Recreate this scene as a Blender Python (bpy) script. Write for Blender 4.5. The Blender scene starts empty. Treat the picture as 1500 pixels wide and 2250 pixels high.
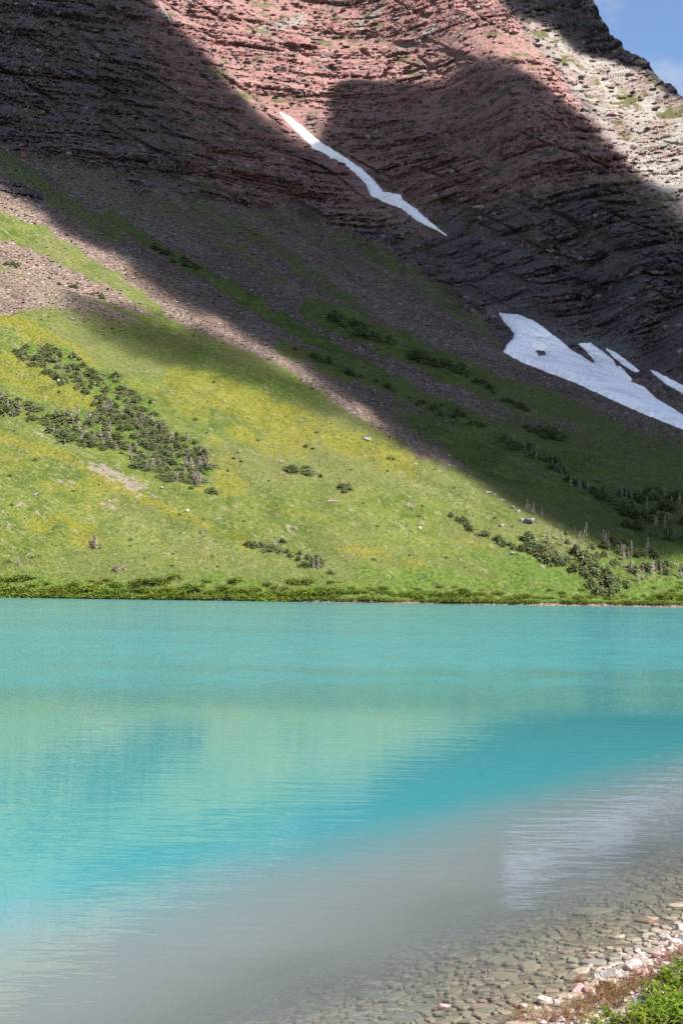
import bpy, math, random
import numpy as np
from mathutils import Matrix, Vector

# ------------------------------------------------------------------ camera
FPX, H = 3125.0, 2.5                       # focal length in photo pixels (50 mm), eye height above the lake
ROLL, PITCH = math.radians(0.85), math.atan(182 / 3125.0)
F = np.array([0, math.cos(PITCH), math.sin(PITCH)])
X0 = np.array([1.0, 0, 0]); Y0 = np.array([0, -math.sin(PITCH), math.cos(PITCH)])
CX = math.cos(ROLL) * X0 + math.sin(ROLL) * Y0
CY = -math.sin(ROLL) * X0 + math.cos(ROLL) * Y0
sc = bpy.context.scene
COL = sc.collection
cam_d = bpy.data.cameras.new('camera'); cam = bpy.data.objects.new('camera', cam_d); COL.objects.link(cam)
cam_d.sensor_fit = 'VERTICAL'; cam_d.sensor_height = 36.0; cam_d.lens = 50.0
cam_d.clip_start = 0.1; cam_d.clip_end = 20000
m = Matrix.Identity(4)
for i in range(3):
    m[i][0] = CX[i]; m[i][1] = CY[i]; m[i][2] = -F[i]
m[2][3] = H
cam.matrix_world = m
sc.camera = cam

# ------------------------------------------------------------------ sky, sun, exposure
SUN_AZ, SUN_EL = math.radians(52), math.radians(50)      # behind the viewer, to the right
TO_SUN = np.array([math.sin(SUN_AZ) * math.cos(SUN_EL), -math.cos(SUN_AZ) * math.cos(SUN_EL), math.sin(SUN_EL)])
SKY_STRENGTH = 0.061
w = bpy.data.worlds.new('World'); sc.world = w; w.use_nodes = True
wn = w.node_tree; wn.nodes.clear()
sky = wn.nodes.new('ShaderNodeTexSky'); sky.sky_type = 'NISHITA'; sky.sun_disc = False
sky.sun_elevation = SUN_EL; sky.sun_rotation = math.pi - SUN_AZ
sky.altitude = 1500; sky.air_density = 1.1; sky.dust_density = 0.0; sky.ozone_density = 3.5
tc = wn.nodes.new('ShaderNodeTexCoord'); mp = wn.nodes.new('ShaderNodeMapping')
mp.inputs['Scale'].default_value = (3.2, 3.2, 6.5); mp.inputs['Location'].default_value = (5.1, 0.3, 2.2)
nz = wn.nodes.new('ShaderNodeTexNoise'); nz.inputs['Scale'].default_value = 1.6; nz.inputs['Detail'].default_value = 7; nz.inputs['Roughness'].default_value = 0.55
rp = wn.nodes.new('ShaderNodeMapRange'); rp.interpolation_type = 'SMOOTHSTEP'
rp.inputs['From Min'].default_value = 0.47; rp.inputs['From Max'].default_value = 0.70
rp.inputs['To Max'].default_value = 0.8
mx = wn.nodes.new('ShaderNodeMix'); mx.data_type = 'RGBA'
mx.inputs['B'].default_value = (5.5, 5.0, 4.5, 1)
bg = wn.nodes.new('ShaderNodeBackground'); bg.inputs['Strength'].default_value = SKY_STRENGTH
wo = wn.nodes.new('ShaderNodeOutputWorld')
L = wn.links.new
L(tc.outputs['Generated'], mp.inputs['Vector']); L(mp.outputs[0], nz.inputs['Vector']); L(nz.outputs['Fac'], rp.inputs['Value'])
L(rp.outputs[0], mx.inputs['Factor']); L(sky.outputs[0], mx.inputs['A']); L(mx.outputs['Result'], bg.inputs['Color']); L(bg.outputs[0], wo.inputs['Surface'])
sun_d = bpy.data.lights.new('sun', 'SUN'); sun_d.energy = 5.0; sun_d.angle = math.radians(0.53); sun_d.color = (1.0, 0.95, 0.88)
sun = bpy.data.objects.new('sun', sun_d); COL.objects.link(sun)
sun.rotation_euler = Vector(TO_SUN).to_track_quat('Z', 'Y').to_euler()
vs_ = sc.view_settings; vs_.view_transform = 'Standard'; vs_.look = 'None'; vs_.gamma = 1; vs_.use_curve_mapping = False
vs_.exposure = 1.68
sc.cycles.max_bounces = 6; sc.cycles.diffuse_bounces = 2; sc.cycles.glossy_bounces = 2; sc.cycles.transparent_max_bounces = 24
sc.cycles.volume_bounces = 0; sc.cycles.use_denoising = False
sc.cycles.sample_clamp_indirect = 6.0

# ------------------------------------------------------------------ numpy helpers
rng = np.random.default_rng(7); random.seed(7)
def hash3(ix, iy, iz, k=0):
    n = (ix.astype(np.uint32) * np.uint32(374761393) + iy.astype(np.uint32) * np.uint32(668265263) + iz.astype(np.uint32) * np.uint32(2147483647) + np.uint32((k * 144269504 + 12345) & 0xffffffff))
    n = (n ^ (n >> np.uint32(13))) * np.uint32(1274126177)
    n = n ^ (n >> np.uint32(16)); n = n * np.uint32(2246822519); n = n ^ (n >> np.uint32(15))
    return n.astype(np.float64) / 4294967295.0
def vnoise(x, y, z, k=0):                       # smooth value noise, 0..1
    fx, fy, fz = np.floor(x), np.floor(y), np.floor(z)
    tx, ty, tz = x - fx, y - fy, z - fz
    tx = tx * tx * (3 - 2 * tx); ty = ty * ty * (3 - 2 * ty); tz = tz * tz * (3 - 2 * tz)
    ix, iy, iz = fx.astype(np.int64), fy.astype(np.int64), fz.astype(np.int64)
    r = 0
    for a in (0, 1):
        for b in (0, 1):
            for c in (0, 1):
                r = r + hash3(ix + a, iy + b, iz + c, k) * (tx if a else 1 - tx) * (ty if b else 1 - ty) * (tz if c else 1 - tz)
    return r
def fbm(x, y, z, o=4, k=0, g=0.5):
    r = 0; a = 1; s = 0
    for i in range(o):
        r = r + a * vnoise(x, y, z, k + i); s += a; a *= g; x = x * 2.03; y = y * 2.03; z = z * 2.03
    return r / s
def cells(x, y, z, k=0):                        # blocky cell noise: random value of the nearest point, F1, F2
    ix, iy, iz = np.floor(x).astype(np.int64), np.floor(y).astype(np.int64), np.floor(z).astype(np.int64)
    d1 = np.full(x.shape, 9.0); d2 = np.full(x.shape, 9.0); val = np.zeros(x.shape)
    for a in (-1, 0, 1):
        for b in (-1, 0, 1):
            for c in (-1, 0, 1):
                jx, jy, jz = ix + a, iy + b, iz + c
                d = (jx + hash3(jx, jy, jz, k) - x) ** 2 + (jy + hash3(jx, jy, jz, k + 1) - y) ** 2 + (jz + hash3(jx, jy, jz, k + 2) - z) ** 2
                v = hash3(jx, jy, jz, k + 3); n = d < d1
                d2 = np.where(n, d1, np.minimum(d2, d)); val = np.where(n, v, val); d1 = np.where(n, d, d1)
    return val, np.sqrt(d1), np.sqrt(d2)
def sstep(a, b, x):
    t = np.clip((x - a) / (b - a), 0, 1); return t * t * (3 - 2 * t)
def seg_dist(u, v, pts):                        # distance to a polyline
    d = np.full(np.shape(u), 1e9)
    for (x1, y1), (x2, y2) in zip(pts[:-1], pts[1:]):
        dx, dy = x2 - x1, y2 - y1
        t = np.clip(((u - x1) * dx + (v - y1) * dy) / (dx * dx + dy * dy + 1e-9), 0, 1)
        d = np.minimum(d, np.hypot(u - x1 - t * dx, v - y1 - t * dy))
    return d
def inside(u, v, poly):
    c = np.zeros(np.shape(u), bool); n = len(poly)
    for i in range(n):
        (x1, y1), (x2, y2) = poly[i], poly[(i + 1) % n]
        if y1 == y2: continue
        c ^= ((y1 > v) != (y2 > v)) & (u < (x2 - x1) * (v - y1) / (y2 - y1) + x1)
    return c
def sdist(u, v, poly):                          # positive inside
    d = seg_dist(u, v, list(poly) + [poly[0]])
    return np.where(inside(u, v, poly), d, -d)
def polymask(u, v, poly, soft): return sstep(-soft, soft, sdist(u, v, poly))
def stroke(u, v, pts, wd, soft): return 1 - sstep(wd, wd + soft, seg_dist(u, v, pts))
def ray(u, v):
    a = (u - 750) / FPX; b = -(v - 1125) / FPX
    dx = a * CX[0] + b * CY[0] + F[0]; dy = a * CX[1] + b * CY[1] + F[1]; dz = a * CX[2] + b * CY[2] + F[2]
    return dx / dy, dz / dy

def link_mesh(name, verts, faces, mat, parent=None, smooth=True):
    me = bpy.data.meshes.new(name)
    verts = np.asarray(verts, np.float32); me.vertices.add(len(verts)); me.vertices.foreach_set('co', verts.ravel())
    if isinstance(faces, np.ndarray):
        k = faces.shape[1]; nf = len(faces); flat = faces.ravel()
        starts = np.arange(0, nf * k, k)
    else:
        lens = np.array([len(f) for f in faces]); nf = len(faces)
        flat = np.concatenate([np.asarray(f) for f in faces]); starts = np.concatenate([[0], np.cumsum(lens)[:-1]])
    me.loops.add(len(flat)); me.loops.foreach_set('vertex_index', flat.astype(np.int32))
    me.polygons.add(nf); me.polygons.foreach_set('loop_start', starts.astype(np.int32))
    me.update(calc_edges=True); me.validate()
    me.polygons.foreach_set('use_smooth', np.full(len(me.polygons), smooth))
    if mat: me.materials.append(mat)
    if name is None: return me
    o = bpy.data.objects.new(name, me); COL.objects.link(o)
    if parent: o.parent = parent
    return o
def attr(o, name, data, typ):
    a = o.data.attributes.new(name, typ, 'POINT')
    a.data.foreach_set('color' if typ == 'FLOAT_COLOR' else ('vector' if typ == 'FLOAT_VECTOR' else 'value'), np.asarray(data, np.float32).ravel())
def tag(o, label=None, cat=None, group=None, kind=None):
    if label: o['label'] = label
    if cat: o['category'] = cat
    if group: o['group'] = group
    if kind: o['kind'] = kind
    return o

# ------------------------------------------------------------------ node helper
class NT:
    def __init__(s, name):
        s.m = bpy.data.materials.new(name); s.m.use_nodes = True; s.t = s.m.node_tree; s.t.nodes.clear()
        s.out = s.t.nodes.new('ShaderNodeOutputMaterial')
    def n(s, typ, ins=None, **kw):
        nd = s.t.nodes.new(typ)
        for k, v in kw.items(): setattr(nd, k, v)
        for k, v in (ins or {}).items(): s.set(nd.inputs[k], v)
        return nd
    def set(s, sock, v):
        if isinstance(v, bpy.types.NodeSocket): s.t.links.new(v, sock)
        else:
            if isinstance(v, (tuple, list)) and len(v) == 3 and sock.type == 'RGBA': v = (*v, 1)
            sock.default_value = v
    def math(s, op, a, b=0.0, c=None):
        nd = s.n('ShaderNodeMath', operation=op); s.set(nd.inputs[0], a); s.set(nd.inputs[1], b)
        if c is not None: s.set(nd.inputs[2], c)
        return nd.outputs[0]
    def step(s, x, a, b, lo=0.0, hi=1.0):
        nd = s.n('ShaderNodeMapRange', {'Value': x, 'From Min': a, 'From Max': b, 'To Min': lo, 'To Max': hi}, interpolation_type='SMOOTHSTEP'); return nd.outputs[0]
    def mix(s, f, a, b, bt='MIX'):
        nd = s.n('ShaderNodeMix', data_type='RGBA', blend_type=bt); s.set(nd.inputs['Factor'], f); s.set(nd.inputs['A'], a); s.set(nd.inputs['B'], b); return nd.outputs['Result']
    def noise(s, vec, scale, detail=4, rough=0.55, sc3=None):
        if sc3: vec = s.n('ShaderNodeMapping', {'Vector': vec, 'Scale': sc3}).outputs[0]
        return s.n('ShaderNodeTexNoise', {'Vector': vec, 'Scale': scale, 'Detail': detail, 'Roughness': rough}).outputs['Fac']
    def vor(s, vec, scale, sc3=None, feature='F1'):
        if sc3: vec = s.n('ShaderNodeMapping', {'Vector': vec, 'Scale': sc3}).outputs[0]
        return s.n('ShaderNodeTexVoronoi', {'Vector': vec, 'Scale': scale}, feature=feature)
    def bsdf(s, col, rough=0.9, normal=None, spec=0.2):
        ins = {'Base Color': col, 'Roughness': rough, 'Specular IOR Level': spec}
        if normal is not None: ins['Normal'] = normal
        b = s.n('ShaderNodeBsdfPrincipled', ins); s.t.links.new(b.outputs[0], s.out.inputs['Surface']); return b
    def bump(s, h, strength, dist): return s.n('ShaderNodeBump', {'Height': h, 'Strength': strength, 'Distance': dist}).outputs[0]
def pos_node(t): return t.n('ShaderNodeNewGeometry').outputs['Position']
def obj_node(t): return t.n('ShaderNodeTexCoord').outputs['Object']

# ------------------------------------------------------------------ materials
def mat_mountain():
    t = NT('mountain_ground'); P = pos_node(t)
    geo = t.n('ShaderNodeNewGeometry'); nrm = t.n('ShaderNodeSeparateXYZ', {0: geo.outputs['Normal']})
    A = t.n('ShaderNodeAttribute', attribute_name='cover'); B = t.n('ShaderNodeAttribute', attribute_name='stone'); S = t.n('ShaderNodeAttribute', attribute_name='streak').outputs['Vector']
    a = t.n('ShaderNodeSeparateColor', {0: A.outputs['Color']}); b = t.n('ShaderNodeSeparateColor', {0: B.outputs['Color']})
    gr, yl, lush, bare = a.outputs[0], a.outputs[1], a.outputs[2], A.outputs['Alpha']
    rock, red, pale, dark = b.outputs[0], b.outputs[1], b.outputs[2], B.outputs['Alpha']
    VA = t.n('ShaderNodeAttribute', attribute_name='vary'); va = t.n('ShaderNodeSeparateColor', {0: VA.outputs['Color']})
    n_big, n_mid, n_str, bed = va.outputs[0], va.outputs[1], va.outputs[2], VA.outputs['Alpha']
    n_fin = t.noise(P, 0.7, 3, 0.65); n_vf = t.noise(P, 2.6, 1, 0.6)
    n_str2 = t.noise(S, 1.0, 3, 0.65, (0.60, 0.20, 1))
    # scree: small angular stones, mauve to pale
    v1 = t.vor(P, 0.75); v2 = t.vor(P, 1.7)
    sv = t.n('ShaderNodeSeparateColor', {0: v1.outputs['Color']}).outputs[0]; sv2 = t.n('ShaderNodeSeparateColor', {0: v2.outputs['Color']}).outputs[1]
    scr = t.mix(t.step(n_str, 0.35, 0.65), (0.098, 0.064, 0.050), (0.138, 0.099, 0.077))
    scr = t.mix(t.math('MULTIPLY', t.step(sv2, 0.2, 1.0), 0.5), scr, (0.15, 0.127, 0.112))
    scr = t.mix(t.step(sv, 0.90, 0.99), scr, (0.24, 0.21, 0.19))
    scr = t.mix(t.step(n_fin, 0.52, 0.36), scr, (0.04, 0.028, 0.027))
    # grass
    g1 = t.mix(t.step(n_mid, 0.3, 0.7), (0.042, 0.064, 0.011), (0.076, 0.094, 0.018))
    g1 = t.mix(t.step(n_str2, 0.42, 0.70, 0, 0.75), g1, (0.104, 0.108, 0.038))
    g1 = t.mix(t.step(n_big, 0.40, 0.62, 0, 0.7), g1, (0.082, 0.086, 0.030))
    g1 = t.mix(t.step(n_fin, 0.48, 0.32, 0, 0.65), g1, (0.030, 0.048, 0.008))
    straw = t.math('MULTIPLY', t.step(t.math('ADD', n_fin, t.math('MULTIPLY', n_str, 0.45)), 0.80, 0.98), 0.38)
    g1 = t.mix(straw, g1, (0.17, 0.155, 0.088))
    yw = t.mix(t.step(n_fin, 0.35, 0.65), (0.092, 0.086, 0.008), (0.135, 0.115, 0.013))
    ym = t.step(t.math('ADD', yl, t.math('MULTIPLY', t.math('SUBTRACT', n_mid, 0.5), 1.3)), 0.20, 0.85)
    g1 = t.mix(t.math('MULTIPLY', ym, t.step(t.math('ADD', n_fin, t.math('MULTIPLY', n_str2, 0.5)), 0.4, 1.0, 0.15, 0.75)), g1, yw)
    lm = t.step(t.math('ADD', lush, t.math('MULTIPLY', t.math('SUBTRACT', n_mid, 0.5), 1.2)), 0.20, 0.9)
    g1 = t.mix(lm, g1, t.mix(t.step(n_fin, 0.35, 0.62), (0.028, 0.050, 0.009), (0.066, 0.102, 0.018)))
    bm = t.step(t.math('ADD', bare, t.math('MULTIPLY', t.math('SUBTRACT', n_str2, 0.5), 1.9)), 0.42, 0.78)
    g1 = t.mix(t.math('MULTIPLY', bm, 0.85), g1, t.mix(n_vf, (0.13, 0.10, 0.085), (0.19, 0.16, 0.135)))
    gm = t.step(t.math('ADD', gr, t.math('ADD', t.math('MULTIPLY', t.math('SUBTRACT', n_str2, 0.5), 1.2), t.math('MULTIPLY', t.math('SUBTRACT', n_fin, 0.5), 0.5))), 0.38, 0.62)
    soil = t.mix(gm, scr, g1)
    # rock: bedded, from red to grey
    bed2 = t.noise(P, 1.0, 2, 0.6, (0.05, 0.05, 1.6))
    rd = t.mix(t.step(bed, 0.36, 0.62), (0.150, 0.068, 0.062), (0.225, 0.125, 0.115))
    rd = t.mix(t.step(n_mid, 0.5, 0.72, 0, 0.8), rd, (0.075, 0.042, 0.044))
    rd = t.mix(t.step(t.math('ADD', bed2, t.math('MULTIPLY', n_mid, 0.4)), 0.76, 0.92, 0, 0.75), rd, (0.22, 0.17, 0.155))
    gy = t.mix(t.step(bed, 0.36, 0.62), (0.066, 0.055, 0.058), (0.112, 0.102, 0.100))
    gy = t.mix(t.step(n_mid, 0.46, 0.70, 0, 0.8), gy, (0.100, 0.066, 0.070))
    rk = t.mix(t.step(t.math('ADD', red, t.math('MULTIPLY', t.math('SUBTRACT', n_mid, 0.5), 0.9)), 0.35, 0.68), gy, rd)
    pl = t.mix(t.step(bed2, 0.38, 0.62), (0.155, 0.137, 0.120), (0.232, 0.212, 0.190))
    pl = t.mix(t.step(n_mid, 0.46, 0.66, 0, 0.75), pl, (0.165, 0.105, 0.097))
    rk = t.mix(t.step(t.math('ADD', pale, t.math('MULTIPLY', t.math('SUBTRACT', n_fin, 0.5), 0.8)), 0.35, 0.7), rk, pl)
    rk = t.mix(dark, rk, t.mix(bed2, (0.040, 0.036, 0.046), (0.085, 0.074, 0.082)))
    rk = t.mix(t.step(n_fin, 0.46, 0.30, 0, 0.7), rk, t.mix(0.65, rk, (0.02, 0.014, 0.015)))
    rk = t.mix(t.step(sv2, 0.80, 1.0, 0, 0.45), rk, (0.23, 0.19, 0.18))
    ris = t.n('ShaderNodeSeparateXYZ', {0: S}).outputs[2]
    rub = t.mix(t.step(red, 0.2, 0.8), t.mix(n_mid, (0.068, 0.050, 0.053), (0.112, 0.080, 0.083)), t.mix(n_mid, (0.160, 0.080, 0.074), (0.235, 0.140, 0.130)))
    rub = t.mix(t.step(sv2, 0.72, 0.98, 0, 0.7), rub, (0.20, 0.165, 0.155)); rub = t.mix(t.step(n_fin, 0.46, 0.30, 0, 0.6), rub, (0.045, 0.030, 0.031))
    rub = t.mix(pale, rub, pl); rub = t.mix(dark, rub, (0.06, 0.052, 0.058))
    rk = t.mix(t.math('MULTIPLY', t.math('MULTIPLY', t.step(n_big, 0.35, 0.60), 0.55), t.math('SUBTRACT', 1.0, t.math('MAXIMUM', pale, red))), rk, t.mix(0.7, rk, (0.022, 0.018, 0.021)))
    rk = t.mix(t.step(ris, 0.25, 0.6), rub, rk)
    # turf on ledges of the cliff
    led = t.math('MULTIPLY', t.math('MULTIPLY', t.step(nrm.outputs[2], 0.40, 0.62), t.step(ris, 0.6, 0.25)), t.step(t.math('ADD', gr, t.math('SUBTRACT', n_mid, 0.5)), 0.16, 0.42))
    rk = t.mix(led, rk, t.mix(n_fin, (0.042, 0.048, 0.016), (0.080, 0.074, 0.034)))
    rm = t.step(t.math('ADD', rock, t.math('MULTIPLY', t.math('SUBTRACT', n_mid, 0.5), 0.5)), 0.4, 0.6)
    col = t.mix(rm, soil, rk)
    t.bsdf(col, 0.95, t.bump(n_fin, 0.8, 1.0), 0.1)
    return t.m
def mat_simple(name, c1, c2, scale, rough=0.85, bump=0.3, bd=0.05, c3=None, obj=True, spec=0.2, rnd=0.0):
    t = NT(name); P = obj_node(t) if obj else pos_node(t)
    n1 = t.noise(P, scale, 5, 0.6); n2 = t.noise(P, scale * 4.3, 4, 0.6)
    col = t.mix(t.step(n1, 0.32, 0.68), c1, c2)
    if c3: col = t.mix(t.step(n2, 0.52, 0.70), col, c3)
    if rnd:
        r = t.n('ShaderNodeObjectInfo').outputs['Random']
        col = t.n('ShaderNodeHueSaturation', {'Color': col, 'Value': t.step(r, 0, 1, 1 - rnd, 1 + rnd), 'Hue': t.step(t.math('FRACT', t.math('MULTIPLY', r, 7.3)), 0, 1, 0.485, 0.515)}).outputs[0]
    t.bsdf(col, rough, t.bump(t.math('ADD', n1, t.math('MULTIPLY', n2, 0.5)), bump, bd), spec)
    return t.m
def mat_leaf(name, c1, c2, scale=1.2, trans=0.25, rnd=0.2):
    t = NT(name); P = obj_node(t)
    geo = t.n('ShaderNodeNewGeometry')
    col = t.mix(t.step(t.noise(P, scale, 3), 0.35, 0.65), c1, c2)
    col = t.mix(t.math('MULTIPLY', geo.outputs['Random Per Island'], 0.55), col, c2)
    r = t.n('ShaderNodeObjectInfo').outputs['Random']
    col = t.n('ShaderNodeHueSaturation', {'Color': col, 'Value': t.step(r, 0, 1, 1 - rnd, 1 + rnd), 'Hue': t.step(t.math('FRACT', t.math('MULTIPLY', r, 5.7)), 0, 1, 0.48, 0.515)}).outputs[0]
    d = t.n('ShaderNodeBsdfDiffuse', {'Color': col}); tr = t.n('ShaderNodeBsdfTranslucent', {'Color': col})
    mxs = t.n('ShaderNodeMixShader', {0: trans, 1: d.outputs[0], 2: tr.outputs[0]})
    t.t.links.new(mxs.outputs[0], t.out.inputs['Surface']); return t.m
M_MTN = mat_mountain()
def mat_snow():
    t = NT('old_snow'); P = pos_node(t); S = t.n('ShaderNodeAttribute', attribute_name='streak').outputs['Vector']
    n1 = t.noise(P, 0.35, 5, 0.6); n2 = t.noise(S, 1.0, 4, 0.6, (0.5, 0.05, 1))
    col = t.mix(t.step(n2, 0.42, 0.66, 0, 0.8), (0.93, 0.90, 0.90), (0.74, 0.66, 0.65))
    col = t.mix(t.step(n1, 0.56, 0.72, 0, 0.5), col, (0.50, 0.42, 0.40))
    t.bsdf(col, 0.7, t.bump(n1, 0.4, 0.7), 0.2); return t.m
M_SNOW = mat_snow()

# ================================================================== THE MOUNTAINSIDE
# grid directions: fine inside the picture, coarse outside it
us = np.concatenate([np.linspace(-1000, -130, 40)[:-1], np.arange(-130, 1632, 2.2), np.linspace(1634, 2600, 44)])
taus = np.linspace(0, 1, 715)
SKYL = [(-1000, -220), (300, -260), (900, -290), (1120, -250), (1215, -150), (1262, -75), (1290, -22), (1302, 2), (1312, 30), (1324, 52), (1334, 62), (1340, 78), (1366, 92), (1372, 110), (1398, 122), (1412, 126), (1424, 142), (1440, 160), (1452, 176), (1474, 190), (1484, 206), (1500, 214), (1560, 250), (1700, 330), (2000, 470), (2600, 640)]
BASE = [(-1000, 240), (0, 322), (130, 358), (240, 385), (330, 410), (430, 438), (640, 458), (760, 492), (830, 545), (1000, 645), (1070, 700), (1115, 768), (1300, 780), (1500, 872), (1700, 950), (2600, 1120)]
def pl(pts, x): return np.interp(x, [p[0] for p in pts], [p[1] for p in pts])
jag = pl(SKYL, us) + 5 * (fbm(us / 9.0, us * 0, us * 0, 3, 3) - 0.5) * (us > 1280)
uf = np.arange(us[0], us[-1] + 1, 2.2)
def blur(a, sg):
    h = int(3 * sg / 2.2); k = np.exp(-0.5 * (np.arange(-h, h + 1) * 2.2 / sg) ** 2); k /= k.sum()
    return np.interp(us, uf, np.convolve(np.pad(np.interp(uf, us, a), h, mode='edge'), k, mode='valid'))
vtop = blur(pl(SKYL, us), 26.0)
VB = 1352.0
GU, GT = np.meshgrid(us, taus)                       # rows x cols
GV = VB + (vtop[None, :] - VB) * GT
NR, NC = GU.shape
UU, ZZ = ray(GU, GV)
wob = fbm(GU / 60, GV / 60, GU * 0, 4, 11) - 0.5
rockm = sstep(-14, 12, pl(BASE, GU) - GV + 60 * wob)
rockm = np.maximum(rockm, polymask(GU, GV + 8 * wob, [(-20, 396), (40, 400), (98, 430), (90, 446), (40, 436), (-20, 415)], 6))
RIB = [(-600, 980), (-60, 1095), (60, 1130), (150, 1200), (330, 1330), (440, 1420), (520, 1500), (700, 1640), (1200, 2100)]   # (v, u)
ribu = pl(RIB, GV)
greym = sstep(-25, 60, GU - ribu + 50 * wob) * sstep(640, 470, GV)
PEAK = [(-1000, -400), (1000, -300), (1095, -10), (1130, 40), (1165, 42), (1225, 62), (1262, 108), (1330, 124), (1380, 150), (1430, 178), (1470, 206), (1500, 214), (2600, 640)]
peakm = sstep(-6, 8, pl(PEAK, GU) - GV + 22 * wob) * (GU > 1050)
D_SH = pl([(-1000, 452), (0, 460), (750, 462), (1500, 476), (2600, 500)], us)
RV = np.arange(1352.0, -330.0, -3.0); RU, RVV = np.meshgrid(us, RV); _, RZ = ray(RU, RVV)
s_tal = pl([(-1000, 0.70), (0, 0.66), (750, 0.55), (1500, 0.42), (2600, 0.40)], RU)
r_rock = sstep(-20, 20, pl(BASE, RU) - RVV); r_grey = sstep(-40, 60, RU - pl(RIB, RVV)) * sstep(640, 470, RVV); r_peak = sstep(-20, 20, pl(PEAK, RU) - RVV) * sstep(1040, 1090, RU)
sig = s_tal * (1 - r_rock) + (1.05 * (1 - r_grey) + 0.92 * r_grey) * r_rock
sig = np.maximum(sig * (1 - r_peak) + 1.9 * r_peak, RZ + 0.16)
lnD = np.zeros(RU.shape)
for r in range(1, len(RV)):
    dZ = RZ[r] - RZ[r - 1]; sm = 0.5 * (sig[r] + sig[r - 1]); zm = 0.5 * (RZ[r] + RZ[r - 1])
    lnD[r] = lnD[r - 1] + dZ / (sm - zm)
for r in range(len(RV)): lnD[r] = blur(lnD[r], 60.0)
zsh = -H / D_SH
l0 = np.array([np.interp(zsh[c], RZ[:, c], lnD[:, c]) for c in range(NC)])
GD = np.stack([D_SH[c] * np.exp(np.interp(-GV[:, c], -RV, lnD[:, c]) - l0[c]) for c in range(NC)], 1)
# streak coordinates: across the fall line / along it (metres)
ST = (GV - (0.70 * GU - 0.000105 * GU * GU) + 0.27 * sstep(650, 1050, GV) * np.minimum(GU, 500)) * 620 / FPX
SL = (GU + 0.45 * GV) * 620 / FPX
# ribs and gullies (metres towards the viewer)
fold = 9.0 * np.exp(-(seg_dist(GU, GV, [(480, 735), (600, 800), (760, 905), (900, 985), (1060, 1075), (1180, 1140), (1320, 1200), (1520, 1240)]) / 60.0) ** 2)
fold -= 7.0 * np.exp(-(seg_dist(GU, GV, [(560, 700), (760, 830), (960, 950), (1150, 1050), (1400, 1150)]) / 55.0) ** 2)
fold -= 4.0 * np.exp(-(seg_dist(GU, GV, [(0, 575), (120, 600), (240, 655), (420, 730)]) / 22.0) ** 2)
fold -= 6.0 * np.exp(-(seg_dist(GU, GV, [(340, -40), (480, 120), (620, 250), (760, 360), (870, 440), (980, 515), (1060, 600), (1110, 700)]) / 34.0) ** 2)
fold += 30.0 * np.exp(-(seg_dist(GU, GV, [(900, -40), (1060, 100), (1180, 260), (1300, 420), (1400, 560), (1470, 720)]) / 90.0) ** 2)
fold -= 22.0 * np.exp(-(seg_dist(GU, GV, [(1520, 480), (1490, 640), (1440, 760)]) / 40.0) ** 2)
fold += (1 - rockm) * sstep(1270, 1150, GV) * 5.0 * (fbm(ST / 26, SL / 260, ST * 0, 4, 31) - 0.5)
fold += 10 * (fbm(GU / 240, GV / 200, GU * 0, 3, 41) - 0.5) * sstep(1300, 1100, GV)
GD = GD - fold * sstep(1335, 1280, GV) * 1.0
BASE_P = np.stack([UU * GD, GD, H + ZZ * GD], -1)
def normals(P):
    du = np.gradient(P, axis=1); dv = np.gradient(P, axis=0)
    n = np.cross(du, dv); n /= np.linalg.norm(n, axis=-1, keepdims=True) + 1e-12
    return np.where((n[..., 1:2] > 0), -n, n)
BN = normals(BASE_P)
SNOWS = {
 'streak': ([(616, 246), (640, 260), (662, 278), (700, 310), (745, 338), (790, 368), (822, 398), (842, 422), (878, 427), (884, 440), (910, 456), (942, 486), (980, 516), (945, 497), (915, 482), (880, 455), (850, 444), (815, 428), (805, 402), (780, 378), (760, 360), (735, 345), (700, 328), (680, 314), (655, 288), (630, 264)], []),
 'field': ([(1096, 688), (1140, 692), (1175, 708), (1200, 726), (1217, 740), (1235, 752), (1250, 768), (1275, 782), (1298, 798), (1313, 799), (1300, 780), (1285, 767), (1273, 755), (1296, 754), (1325, 774), (1347, 792), (1352, 805), (1362, 806), (1385, 832), (1380, 838), (1415, 852), (1440, 877), (1465, 892), (1500, 914), (1560, 950), (1640, 996), (1640, 1003), (1560, 965), (1500, 939), (1440, 915), (1380, 890), (1320, 862), (1260, 835), (1200, 812), (1150, 793), (1108, 770), (1113, 758), (1126, 745), (1130, 730), (1116, 716)],
           [[(1170, 767), (1198, 766), (1201, 781), (1184, 784)], [(1174, 738), (1206, 740), (1198, 744), (1180, 743)]]),
 'sliver': ([(1332, 766), (1350, 774), (1368, 786), (1402, 814), (1394, 816), (1372, 802), (1352, 788)], []),
 'corner': ([(1428, 812), (1470, 832), (1500, 847), (1560, 880), (1600, 905), (1560, 898), (1500, 863), (1460, 840)], []),
}
snowd = np.full(GU.shape, -1e3)
for po, ho in SNOWS.values():
    d = sdist(GU, GV, po)
    for h in ho: d = np.minimum(d, -sdist(GU, GV, h))
    snowd = np.maximum(snowd, d)
snowm = sstep(-16, -1, snowd)
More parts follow.
